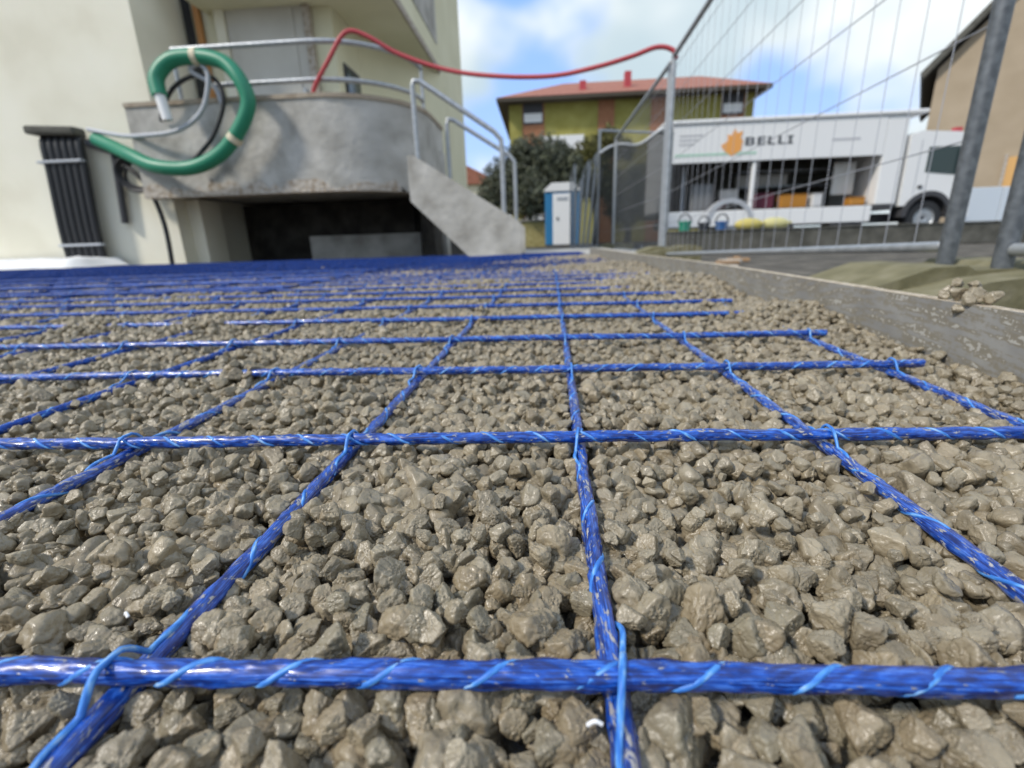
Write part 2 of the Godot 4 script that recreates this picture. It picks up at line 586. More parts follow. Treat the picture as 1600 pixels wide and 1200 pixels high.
func bar_texture(seed_: int, smear: float, dull: float) -> ImageTexture:
	var w := 1024; var h := 128
	var im := Image.create(w, h, false, Image.FORMAT_RGB8)
	var a := FastNoiseLite.new(); a.seed = seed_; a.frequency = 1.0; a.fractal_octaves = 4
	var s := FastNoiseLite.new(); s.seed = seed_ + 9; s.frequency = 1.0; s.fractal_octaves = 5; s.fractal_gain = 0.6
	for y in h:
		var t := TAU * y / h
		var cy := cos(t); var sy := sin(t)
		for x in w:
			var u := TAU * x / w
			var long := Vector3(cos(u) * 1.3, sin(u) * 1.3, 0)
			# fibres: quick change round the bar, slow along it
			var fib := a.get_noise_3d(cos(u) * 0.9 + cy * 5.0, sin(u) * 0.9 + sy * 5.0, cy * 9.0)
			var broad := a.get_noise_3d(cos(u) * 3.0 + 20.0, sin(u) * 3.0 + cy * 1.2, sy * 1.2)
			var k := clampf(0.46 + fib * 1.2 + broad * 0.8, 0, 1)
			var c := Vector3(0.0015, 0.013, 0.115).lerp(Vector3(0.004, 0.095, 0.56), k)
			c = c.lerp(Vector3(0.08, 0.22, 0.66), smoothstep(0.72, 1.0, k) * 0.5)
			# cement film and splashes
			var sp := s.get_noise_3d(cos(u) * 2.6 + cy * 0.9, sin(u) * 2.6, sy * 1.5 + cy * 0.7 + 3.0)
			var film := smoothstep(0.46 - smear, 0.56 - smear, sp + 0.22 * fib)
			var cem := Vector3(0.50, 0.47, 0.42).lerp(Vector3(0.30, 0.27, 0.22), clampf(0.5 + broad, 0, 1))
			c = c.lerp(cem, film * 0.85)
			c = c.lerp(Vector3(0.22, 0.24, 0.33), dull * clampf(0.4 + fib + broad, 0, 1))
			im.set_pixel(x, y, Color(c.x, c.y, c.z).linear_to_srgb())
	return ImageTexture.create_from_image(im)

func make_materials() -> void:
	# wet paste-coated stone
	var st := mat(Color.WHITE, 0.5)
	st.vertex_color_use_as_albedo = true
	st.albedo_texture = noise_tex(0.012, [lin(0.195, 0.159, 0.105), lin(0.265, 0.224, 0.154), lin(0.345, 0.298, 0.213)], [0.2, 0.5, 0.85], 512, 5, 3)
	st.uv1_triplanar = true
	st.uv1_world_triplanar = true
	st.uv1_scale = Vector3.ONE * 9.0
	st.roughness_texture = noise_tex(0.02, [Color(0.55, 0.55, 0.55), Color(1, 1, 1)], [0.3, 0.75], 512, 4, 21)
	st.roughness = 0.50
	st.metallic_specular = 0.5
	st.heightmap_enabled = true
	st.heightmap_texture = noise_tex(0.016, [], [], 512, 4, 33)
	st.heightmap_texture.noise.fractal_type = FastNoiseLite.FRACTAL_RIDGED
	st.heightmap_texture.noise.domain_warp_enabled = true
	st.heightmap_texture.noise.domain_warp_amplitude = 25.0
	st.heightmap_scale = 0.12
	M.stone = st
	M.stones = []
	for k in 3:
		var m: StandardMaterial3D = st.duplicate()
		m.vertex_color_use_as_albedo = false
		m.albedo_color = [Color(1, 1, 1), Color(0.93, 0.94, 0.94), Color(0.97, 0.95, 0.92)][k]
		M.stones.append(m)
	var ps: StandardMaterial3D = st.duplicate()
	ps.vertex_color_use_as_albedo = false
	M.paste = ps
	M.bars = []
	for k in 4:
		var b := mat(Color.WHITE, 0.34)
		b.albedo_texture = bar_texture(40 + k, [0.08, 0.18, 0.23, 0.27][k], [0.0, 0.0, 0.03, 0.10][k])
		b.clearcoat_enabled = true
		b.clearcoat = 0.5
		b.clearcoat_roughness = 0.12
		b.heightmap_enabled = true
		b.heightmap_texture = b.albedo_texture
		b.heightmap_scale = 0.03
		M.bars.append(b)
	# bars of the far stretch: tint darkened and gloss cut to mute sky sheen
	var fb := mat(lin(0.6, 0.6, 0.62), 0.75)
	fb.albedo_texture = M.bars[1].albedo_texture
	fb.metallic_specular = 0.3
	M.far_bar = fb
	var mb := mat(Color.WHITE, 0.5)
	mb.albedo_texture = M.bars[2].albedo_texture
	mb.metallic_specular = 0.4
	M.mid_bar = mb
	var sd := mat(Color.WHITE, 0.5)
	sd.albedo_texture = noise_tex(0.03, [lin(0.03, 0.16, 0.55), lin(0.08, 0.29, 0.72), lin(0.35, 0.50, 0.70)], [0.25, 0.6, 0.9], 256, 3, 8)
	sd.uv1_scale = Vector3(0.6, 0.3, 1)
	M.strand = sd
	M.cream = mottled([lin(0.73, 0.69, 0.555), lin(0.79, 0.755, 0.62), lin(0.82, 0.79, 0.665)], [0.2, 0.5, 0.9], 0.006, 0.25, 0.9, 0.1, 2)
	M.plaster = mottled([lin(0.68, 0.65, 0.46), lin(0.76, 0.73, 0.54)], [0.2, 0.9], 0.006, 0.25, 0.9, 0.1, 4)
	M.concrete = mottled([lin(0.30, 0.285, 0.255), lin(0.39, 0.375, 0.34), lin(0.46, 0.445, 0.41), lin(0.56, 0.54, 0.50)], [0.12, 0.4, 0.65, 0.95], 0.008, 0.55, 0.9, 0.5, 5)
	M.coping = mottled([lin(0.30, 0.24, 0.18), lin(0.44, 0.38, 0.30)], [0.2, 0.8], 0.01, 1.0, 0.9, 0.3, 6)
	M.broken = mottled([lin(0.30, 0.24, 0.18), lin(0.43, 0.38, 0.32), lin(0.54, 0.50, 0.45)], [0.2, 0.5, 0.85], 0.02, 1.2, 0.95, 1.0, 9)
	M.cellar_shade = mottled([lin(0.025, 0.022, 0.018), lin(0.07, 0.064, 0.055)], [0.2, 0.8], 0.01, 0.6, 0.95, 0.0, 51)  # near-black colour stands in for the deep shade under the porch
	M.galv = mottled([lin(0.33, 0.35, 0.37), lin(0.46, 0.48, 0.50)], [0.2, 0.8], 0.01, 3.0, 0.45, 0.0, 12)
	M.galv.metallic = 0.55
	M.dark_galv = mottled([lin(0.10, 0.11, 0.12), lin(0.18, 0.195, 0.21)], [0.2, 0.8], 0.012, 5.0, 0.5, 0.0, 14)
	M.dark_galv.metallic = 0.5
	M.wire = mat(lin(0.45, 0.46, 0.50), 0.5, 0.5)
	M.black = mat(lin(0.018, 0.018, 0.02), 0.5)
	M.dark_plastic = mat(lin(0.05, 0.05, 0.055), 0.6)
	M.grey_plastic = mat(lin(0.42, 0.44, 0.47), 0.5)
	M.green_hose = mat(lin(0.015, 0.21, 0.115), 0.42)
	M.red_hose = mat(lin(0.44, 0.055, 0.065), 0.5)
	M.white = mat(lin(0.78, 0.78, 0.77), 0.5)
	M.tape = mat(lin(0.62, 0.55, 0.40), 0.7)
	M.ground = mottled([lin(0.05, 0.044, 0.034), lin(0.09, 0.08, 0.064), lin(0.15, 0.135, 0.11)], [0.2, 0.5, 0.85], 0.01, 0.6, 0.95, 1.5, 17)
	M.asphalt = mottled([lin(0.07, 0.07, 0.072), lin(0.12, 0.118, 0.115)], [0.2, 0.8], 0.02, 0.8, 0.9, 0.6, 18)
	M.film = film_material()
	M.plyedge = mottled([lin(0.30, 0.24, 0.17), lin(0.48, 0.41, 0.31), lin(0.58, 0.51, 0.41)], [0.2, 0.5, 0.85], 0.02, 5.0, 0.85, 0.4, 20)
	M.moss = mottled([lin(0.13, 0.118, 0.062), lin(0.17, 0.155, 0.085), lin(0.22, 0.20, 0.125)], [0.2, 0.5, 0.85], 0.009, 2.0, 0.95, 0.15, 23)
	M.wallgrey = mottled([lin(0.07, 0.068, 0.056), lin(0.125, 0.12, 0.102)], [0.2, 0.8], 0.01, 0.6, 0.9, 0.5, 24)
	M.net = mottled([lin(0.020, 0.022, 0.018), lin(0.06, 0.062, 0.05)], [0.3, 0.8], 0.02, 1.5, 0.95, 0.8, 25)
	M.net.transparency = BaseMaterial3D.TRANSPARENCY_ALPHA
	M.net.albedo_color = Color(1, 1, 1, 0.80)
	M.tile = mottled([lin(0.26, 0.10, 0.065), lin(0.38, 0.165, 0.115)], [0.2, 0.8], 0.02, 0.4, 0.9, 0.0, 26)
	M.olive_wall = mottled([lin(0.28, 0.255, 0.06), lin(0.36, 0.33, 0.095)], [0.2, 0.8], 0.01, 0.2, 0.9, 0.0, 27)
	M.brick = mottled([lin(0.30, 0.13, 0.065), lin(0.40, 0.19, 0.10)], [0.2, 0.8], 0.02, 0.5, 0.9, 0.0, 28)
	M.tan = mottled([lin(0.34, 0.27, 0.185), lin(0.41, 0.33, 0.235)], [0.2, 0.8], 0.008, 0.2, 0.9, 0.0, 29)
	M.wood = mottled([lin(0.26, 0.15, 0.075), lin(0.45, 0.30, 0.17)], [0.2, 0.8], 0.02, 4.0, 0.8, 0.3, 30)
	M.bark = mottled([lin(0.06, 0.05, 0.04), lin(0.15, 0.13, 0.10)], [0.2, 0.8], 0.02, 3.0, 0.95, 2.0, 31)
	M.glass = mat(lin(0.03, 0.05, 0.05), 0.08)
	M.sheet = mat(lin(0.74, 0.74, 0.73), 0.7)
	M.door = mottled([lin(0.52, 0.50, 0.45), lin(0.60, 0.58, 0.53)], [0.2, 0.8], 0.005, 0.4, 0.7, 0.0, 34)
	M.orange_frame = mat(lin(0.48, 0.22, 0.07), 0.6)

func film_material() -> StandardMaterial3D:
	# grey film-faced panel smeared with cement slurry: drags along the board with an outline of their own
	var w := 1024; var h := 256
	var im := Image.create(w, h, false, Image.FORMAT_RGB8)
	var a := FastNoiseLite.new(); a.seed = 71; a.fractal_octaves = 5; a.frequency = 1.0
	var b := FastNoiseLite.new(); b.seed = 72; b.fractal_octaves = 4; b.frequency = 1.0
	for y in h:
		for x in w:
			var u := x / 1024.0 * TAU
			var v := y / 256.0
			var ring := Vector2(cos(u), sin(u))
			var drag := a.get_noise_3d(ring.x * 1.6 + v * 0.6, ring.y * 1.6, v * 17.0 + ring.x * 1.5)
			var spot := b.get_noise_3d(ring.x * 14.0, ring.y * 14.0, v * 16.0)
			var c := Vector3(0.20, 0.197, 0.19).lerp(Vector3(0.27, 0.265, 0.25), clampf(0.5 + b.get_noise_3d(ring.x * 1.5, ring.y * 1.5, v * 2.0), 0, 1))
			c = c.lerp(Vector3(0.19, 0.168, 0.125), 0.85 * smoothstep(-0.25, 0.22, drag + 0.4 * spot))
			c = c.lerp(Vector3(0.42, 0.41, 0.38), 0.8 * smoothstep(0.24, 0.40, drag * 0.8 + spot * 0.6))
			im.set_pixel(x, y, Color(c.x, c.y, c.z).linear_to_srgb())
	var m := mat(Color.WHITE, 0.55)
	m.albedo_texture = ImageTexture.create_from_image(im)
	m.heightmap_enabled = true
	m.heightmap_texture = m.albedo_texture
	m.heightmap_scale = 0.15
	return m

# ---------------------------------------------------------------- board on the right
func make_board() -> void:
	var node := thing("formwork_board", Vector3(0, -0.10, 0), "grey formwork board smeared with cement along the right edge of the bed", "board")
	var V := PackedVector3Array(); var N := PackedVector3Array(); var U := PackedVector2Array(); var I := PackedInt32Array()
	var zs := []
	var z := 0.9
	while z > -4.7:
		zs.append(z)
		z -= 0.05
	var top := func(q: float) -> float: return 0.158 + 0.002 * sin(q * 3.0)
	var base := 0
	for j in zs.size():
		var x := board_x(zs[j])
		for k in 7:
			var y: float = lerpf(0.0, top.call(zs[j]), k / 6.0)
			V.append(Vector3(x, y, zs[j])); N.append(Vector3(-1, 0, 0)); U.append(Vector2(-zs[j] / 0.75, 1.0 - y / 0.16))
	for j in zs.size() - 1:
		for k in 6:
			var p := j * 7 + k
			I.append_array([p, p + 7, p + 1, p + 1, p + 7, p + 8])
	part("film_face", arrays(V, N, U, I), M.film, node)
	var st := begin()
	for j in zs.size() - 1:
		var q := []
		for e in [j, j + 1]:
			var x := board_x(zs[e])
			var zc: float = zs[e]
			var t: float = top.call(zc)
			var rag := 0.0012 * n_fine.get_noise_1d(zc * 900.0)
			q.append([Vector3(x + 0.0005, t - 0.004, zc), Vector3(x + 0.002 + rag, t + rag, zc), Vector3(x + 0.0205, t + rag, zc), Vector3(x + 0.0215, t - 0.003, zc), Vector3(x + 0.0215, 0, zc)])
		for k in 4: quad(st, q[0][k], q[0][k + 1], q[1][k + 1], q[1][k])
	part("raw_edge", done(st), M.plyedge, node)
	# stakes outside
	for zk in [-1.15, -2.6, -4.1]:
		part("stake", cbox(Vector3(board_x(zk) + 0.023, -0.02, zk - 0.025), Vector3(board_x(zk) + 0.068, 0.135, zk + 0.025), 0.003), M.wood, node)
	# a clump of mix left on the edge
	var cl := thing("concrete_clump", Vector3(0.5, 0.06, -0.60), "small clump of wet stones left on top of the grey board", "stones")
	var mid := icosphere(3)
	var spots := [[0.000, 0.004, -0.02, 0.016], [0.004, 0.003, -0.055, 0.014], [0.008, 0.005, 0.012, 0.018], [-0.006, 0.000, 0.02, 0.015], [0.004, 0.016, 0.004, 0.013], [0.012, 0.004, 0.034, 0.014], [-0.009, -0.012, 0.008, 0.012], [0.010, 0.015, -0.045, 0.012], [0.016, 0.004, -0.075, 0.013]]
	for s in spots:
		var o := part("stone", stone_mesh(mid, int(s[3] * 9000)), M.stones[0], cl, Vector3(s[0], s[1] + 0.001, s[2] * 0.62))
		o.basis = Basis(Vector3(s[0] + 0.3, 0.5, s[2]).normalized(), s[2] * 90.0).scaled(Vector3.ONE * s[3] * 1.05)

# ---------------------------------------------------------------- fences
func fence_panel(a: Vector3, b: Vector3, height: float, label: String, lean := 0.0, pitch := 0.14, posts_dark := false, wires := true) -> Node3D:
	var n := thing("wire_fence", a, label, "fence", "wire fence panels")
	var d := b - a
	var L := Vector2(d.x, d.z).length()
	var along := d / L
	var up := (Vector3.UP + Vector3(-along.z, 0, along.x) * lean).normalized()
	var pm: Material = M.dark_galv if posts_dark else M.galv
	var r := 0.023
	for s in [0.0, L]:
		part("post", tube(PackedVector3Array([along * s - up * 0.05, along * s + up * height]), r, 14), M.dark_galv if absf((a + along * s).z + 1.5) < 0.2 else pm, n)
	part("bottom_rail", tube(PackedVector3Array([along * r + up * 0.03, along * (L - r) + up * 0.03]), 0.017, 10), M.galv, n)
	part("top_rail", tube(PackedVector3Array([along * -r + up * (height - 0.0), along * (L + r) + up * (height - 0.0)]), 0.021, 10), pm, n)
	if wires:
		var s := pitch
		while s < L - 0.05:
			part("wire", tube(PackedVector3Array([along * s + up * 0.03, along * s + up * height]), 0.0014, 5), M.wire, n)
			s += pitch
		for y in [0.33, 0.62, 0.90, 1.18, 1.46, 1.7]:
			if y < height - 0.05:
				part("cross_wire", tube(PackedVector3Array([along * r + up * y + Vector3(0.004, 0, 0), along * (L - r) + up * y + Vector3(0.004, 0, 0)]), 0.0023, 5), M.wire, n)
	return n

func foot(at: Vector3, turn: float, label: String) -> void:
	# cast block: sloped ends, a raised middle with post holes
	var n := thing("concrete_block", at, label, "block", "concrete fence feet")
	n.rotation.y = turn
	var poly := PackedVector2Array([Vector2(-0.42, 0), Vector2(0.28, 0), Vector2(0.28, 0.150), Vector2(0.265, 0.163), Vector2(0.10, 0.163), Vector2(0.08, 0.150), Vector2(-0.05, 0.147), Vector2(-0.07, 0.160), Vector2(-0.16, 0.158), Vector2(-0.42, 0.075)])
	part("block", prism(poly, -0.20, 0.13), M.moss, n)
	var ramp := PackedVector2Array([Vector2(-0.42, 0), Vector2(0.28, 0), Vector2(0.28, 0.148), Vector2(0.10, 0.150), Vector2(-0.12, 0.128), Vector2(-0.42, 0.06)])
	part("lip", prism(ramp, 0.131, 0.25), M.moss, n)

func make_fences() -> void:
	var A := Vector3(1.24, 0.055, -1.59); var B := Vector3(1.24, -0.07, -5.2)
	fence_panel(A, B, 1.82, "long wire fence panel beside the grey board, ending at the red hose", 0.0, 0.145)
	fence_panel(Vector3(1.235, 0.06, 2.0), Vector3(1.24, 0.05, -1.40), 1.82, "nearest wire fence panel with dark post at the right picture edge", 0.0, 0.145, true)
	fence_panel(Vector3(1.24, -0.07, -5.32), Vector3(1.24, -0.07, -8.9), 1.80, "wire fence panel next beyond the red hose, towards the dark net", 0.0, 0.145)
	foot(Vector3(1.19, -0.118, -1.50), 0.06, "mossy concrete fence foot under the two near fence posts")
	foot(Vector3(1.30, -0.118, -5.26), 0.0, "concrete fence foot below the post that carries the red hose")
	foot(Vector3(1.30, -0.118, -9.0), 0.0, "concrete fence foot at the far end, before the dark net")
	# panel hung with dark net
	var p := fence_panel(Vector3(1.0, -0.07, -9.2), Vector3(2.38, -0.07, -9.75), 2.0, "fence panel hung with dark shade net behind the long fence", 0.0, 0.3)
	var st := SurfaceTool.new()
	st.begin(Mesh.PRIMITIVE_TRIANGLES)
	var d := Vector3(1.38, 0, -0.55)
	for i in 24:
		for j in 16:
			var q := []
			for k in [[0, 0], [1, 0], [1, 1], [0, 1]]:
				var u: float = (i + k[0]) / 24.0; var v: float = (j + k[1]) / 16.0
				var hgt := lerpf(1.62, 2.06, u) + 0.06 * sin(u * 9.0)
				q.append(d * u + Vector3(0, v * hgt, 0.05 + 0.035 * sin(u * 17.0 + v * 2.0) + 0.03 * n_soft.get_noise_2d(u * 60, v * 60)))
			quad(st, q[0], q[3], q[2], q[1])
	part("shade_net", done(st), M.net, p)
	var hem := []
	for i in 13:
		var u := i / 12.0
		hem.append(d * u + Vector3(0, lerpf(1.62, 2.06, u) + 0.06 * sin(u * 9.0) + 0.01, 0.06 + 0.035 * sin(u * 17.0 + 2.0)))
	part("net_hem", tube(smooth(hem, 0.08), 0.02, 6), M.sheet, p)
	# frames leaning in a stack
	for i in 5:
		fence_panel(Vector3(0.60 + 0.085 * i, -0.10, -9.6 - 0.05 * i), Vector3(0.62 + 0.085 * i, -0.10, -11.2), [1.55, 1.3, 1.62, 1.75, 1.5][i],
			["leftmost fence frame of the leaning stack beside the portable toilet", "second fence frame from the left in the leaning stack", "middle fence frame of the leaning stack", "tallest fence frame, fourth in the leaning stack", "rightmost fence frame of the leaning stack, next to the dark net"][i], 0.03 * i, 0.5)

# ---------------------------------------------------------------- the house on the left
func arc_plan(off: float) -> PackedVector2Array:
	# front line of the porch parapet in plan (x, z): straight, then rounded back on the right; off = distance inwards
	var p := PackedVector2Array([Vector2(-4.52, -5.5 - off), Vector2(-2.75, -5.5 - off)])
	var c := Vector2(-2.45, -6.55)
	for k in range(0, 11):
		var t := deg_to_rad(90.0 - 90.0 * k / 10.0)
		p.append(c + Vector2(cos(t), sin(t)) * (1.05 - off))
	return p

func make_house() -> void:
	var h := thing("house", Vector3(-4.5, -0.12, -6.0), "cream rendered house with raised concrete porch, stairs and upper balcony", "house")
	var o := -h.position
	var add := func(called: String, m: ArrayMesh, mt: Material) -> MeshInstance3D: return part(called, m, mt, h, o)
	add.call("front_wall", cbox(Vector3(-13, -0.12, -12), Vector3(-4.51, 7.5, -5.9)), M.cream)
	# wall of the porch and the angled wall under the balcony
	var core := PackedVector2Array([Vector2(-4.505, -6.8), Vector2(-2.6, -6.8), Vector2(-2.6, -7.7), Vector2(-1.78, -9.45), Vector2(-1.78, -12), Vector2(-4.505, -12)])
	add.call("porch_wall", prism(core, 0.98, 7.4, true), M.plaster)
	add.call("cellar_shade_wall", cbox(Vector3(-4.505, -0.12, -11.9), Vector3(-1.9, 0.77, -7.3)), M.cellar_shade)  # back of the void, porch shade put into its colour
	add.call("plinth", cbox(Vector3(-3.4, -0.12, -7.28), Vector3(-1.75, 0.30, -7.0), 0.01), M.concrete)
	add.call("wall_return", cbox(Vector3(-4.505, -0.12, -6.5), Vector3(-4.33, 0.765, -6.1)), M.cream)
	add.call("cellar_shade_wall", cbox(Vector3(-1.62, -0.12, -8.19), Vector3(-1.45, 0.79, -6.56)), M.cellar_shade)  # added wall, keeps light from the stair side out of the void
	# door
	var door := add.call("door", cbox(Vector3(-3.93, 0.98, -6.79), Vector3(-2.93, 3.25, -6.74), 0.004), M.door) as MeshInstance3D
	part("panel", cbox(Vector3(-3.80, 1.15, -6.738), Vector3(-3.06, 3.1, -6.725), 0.004), M.door, door)
	part("handle", cbox(Vector3(-3.04, 1.95, -6.735), Vector3(-3.00, 2.10, -6.69), 0.004), M.galv, door)
	add.call("door_frame", cbox(Vector3(-2.925, 0.98, -6.79), Vector3(-2.84, 3.35, -6.70), 0.004), M.broken)
	add.call("door_frame", cbox(Vector3(-4.06, 0.98, -6.79), Vector3(-3.935, 3.35, -6.70), 0.004), M.cream)
	add.call("shutter_guide", cbox(Vector3(-4.33, 1.0, -6.78), Vector3(-4.26, 4.6, -6.72), 0.004), M.orange_frame)
	for k in 3:
		add.call("riser_cable", tube(smooth([Vector3(-4.44 + 0.035 * k, 1.75, -6.70), Vector3(-4.46 + 0.04 * k, 2.4, -6.74), Vector3(-4.47 + 0.03 * k, 4.6, -6.74)], 0.1), 0.016, 6), M.black)
	var win := add.call("window", cbox(Vector3(-2.595, 1.75, -7.55), Vector3(-2.575, 2.45, -7.0), 0.003), M.dark_plastic) as MeshInstance3D
	part("pane", cbox(Vector3(-2.574, 1.80, -7.51), Vector3(-2.566, 2.40, -7.04)), M.glass, win)
	# upper balcony
	add.call("balcony_slab", prism(PackedVector2Array([Vector2(-4.2, -6.25), Vector2(-1.8, -6.25), Vector2(-1.8, -9.47), Vector2(-4.2, -9.47)]), 3.0, 3.42, true), M.plaster)
	add.call("drip_edge", cbox(Vector3(-1.798, 3.0, -9.47), Vector3(-1.77, 3.09, -6.25)), M.broken)
	add.call("balcony_parapet", cbox(Vector3(-1.9, 3.425, -9.46), Vector3(-1.79, 4.5, -6.27)), M.concrete)
	# porch: floor, parapet with rough lower edge and coping
	var fl := arc_plan(0.10)
	fl.append(Vector2(-1.50, -8.2)); fl.append(Vector2(-4.5, -8.2))
	add.call("porch_floor", prism(fl, 0.80, 0.975, true), M.concrete)
	var para := func(called: String, y0: float, y1: float, off: float, th: float, mt: Material, ragged := 0.0) -> void:
		var a := arc_plan(off); var b := arc_plan(off + th)
		# finer along the straight
		var pa := PackedVector2Array(); var pb := PackedVector2Array()
		for i in 24:
			pa.append(a[0].lerp(a[1], i / 24.0)); pb.append(b[0].lerp(b[1], i / 24.0))
		for i in range(1, a.size()):
			pa.append(a[i]); pb.append(b[i])
		pa.append(pa[pa.size() - 1] + Vector2(0, -0.75)); pb.append(pb[pb.size() - 1] + Vector2(0, -0.75))
		var st := SurfaceTool.new()
		st.begin(Mesh.PRIMITIVE_TRIANGLES)
		for i in pa.size() - 1:
			var t0 := y1 + ragged * n_soft.get_noise_1d(i * 23.0); var t1 := y1 + ragged * n_soft.get_noise_1d((i + 1) * 23.0)
			st.set_smooth_group(1)
			quad(st, Vector3(pa[i].x, y0, pa[i].y), Vector3(pa[i + 1].x, y0, pa[i + 1].y), Vector3(pa[i + 1].x, t1, pa[i + 1].y), Vector3(pa[i].x, t0, pa[i].y))
			st.set_smooth_group(2)
			quad(st, Vector3(pb[i].x, y0, pb[i].y), Vector3(pb[i].x, t0, pb[i].y), Vector3(pb[i + 1].x, t1, pb[i + 1].y), Vector3(pb[i + 1].x, y0, pb[i + 1].y))
			st.set_smooth_group(3)
			quad(st, Vector3(pa[i].x, t0, pa[i].y), Vector3(pa[i + 1].x, t1, pa[i + 1].y), Vector3(pb[i + 1].x, t1, pb[i + 1].y), Vector3(pb[i].x, t0, pb[i].y))
			st.set_smooth_group(4)
			quad(st, Vector3(pa[i].x, y0, pa[i].y), Vector3(pb[i].x, y0, pb[i].y), Vector3(pb[i + 1].x, y0, pb[i + 1].y), Vector3(pa[i + 1].x, y0, pa[i + 1].y))
		for e in [0, pa.size() - 1]:
			quad(st, Vector3(pa[e].x, y0, pa[e].y), Vector3(pa[e].x, y1, pa[e].y), Vector3(pb[e].x, y1, pb[e].y), Vector3(pb[e].x, y0, pb[e].y))
		add.call(called, done(st), mt)
	para.call("parapet", 0.74, 1.655, 0.0, 0.14, M.concrete)
	para.call("broken_render", 0.735, 0.83, -0.012, 0.16, M.broken, 0.18)
	para.call("coping", 1.657, 1.70, -0.015, 0.17, M.coping)
	# rails on the porch
	for y in [2.19, 1.84]:
		var a := arc_plan(0.07)
		var pts := []
		for i in range(0, a.size()): pts.append(Vector3(a[i].x if i > 0 else (-3.9 if y > 2.0 else -3.55), y, a[i].y))
		add.call("rail", tube(smooth(pts, 0.05), 0.026, 10), M.galv)
	var e := arc_plan(0.07)
	var last := e[e.size() - 1]
	for p in [Vector2(-3.9, -5.57), last]:
		add.call("rail_post", tube(PackedVector3Array([Vector3(p.x, 1.70, p.y), Vector3(p.x, 2.19, p.y)]), 0.022, 10), M.galv)
	# stairs down to the right
	var poly := PackedVector2Array([Vector2(-1.40, 1.02), Vector2(-1.33, 1.02), Vector2(-0.30, 0.37), Vector2(-0.235, 0.30), Vector2(-0.235, -0.11), Vector2(-0.70, -0.11), Vector2(-1.40, 0.58)])
	for z in [-5.42, -6.5]:
		add.call("stringer", prism(poly, z, z + 0.14), M.concrete)
	for k in 6:
		var x := -1.38 + 0.18 * k
		var y := 0.80 - 0.155 * k
		add.call("step", cbox(Vector3(x, y - 0.13, -6.36), Vector3(x + 0.22, y, -5.43), 0.008), M.concrete)
	for s in [[-5.35, 0.0], [-6.43, 0.02]]:
		var z: float = s[0]
		var pts := [Vector3(-1.30, 0.99, z), Vector3(-1.30, 1.66, z), Vector3(-1.28, 1.71, z), Vector3(-1.22, 1.705, z), Vector3(-0.49, 1.22, z), Vector3(-0.42, 1.14, z), Vector3(-0.415, 1.05, z), Vector3(-0.415, 0.42, z)]
		if z < -6: pts = [Vector3(-1.17, 0.93, z), Vector3(-1.17, 1.53, z), Vector3(-1.15, 1.60, z), Vector3(-1.08, 1.58, z), Vector3(-0.42, 1.17, z), Vector3(-0.35, 1.09, z), Vector3(-0.345, 1.02, z), Vector3(-0.345, 0.40, z)]
		var rail := PackedVector3Array(pts)
		add.call("stair_rail", tube(rail, 0.026, 10), M.galv)
	add.call("pillar", cbox(Vector3(-1.62, -0.12, -7.3), Vector3(-1.38, 1.36, -7.05), 0.01), M.concrete)

# ---------------------------------------------------------------- pipes and hoses on the house wall
func corrugated(pts: Array, r: float, called: String, m: Material, parent: Node, pitch := 0.05, depth := 0.07) -> MeshInstance3D:
	return part(called, tube(smooth(pts, pitch / 4.0), func(d: float) -> float: return r * (1.0 + depth * sin(d * TAU / pitch)), 14), m, parent)

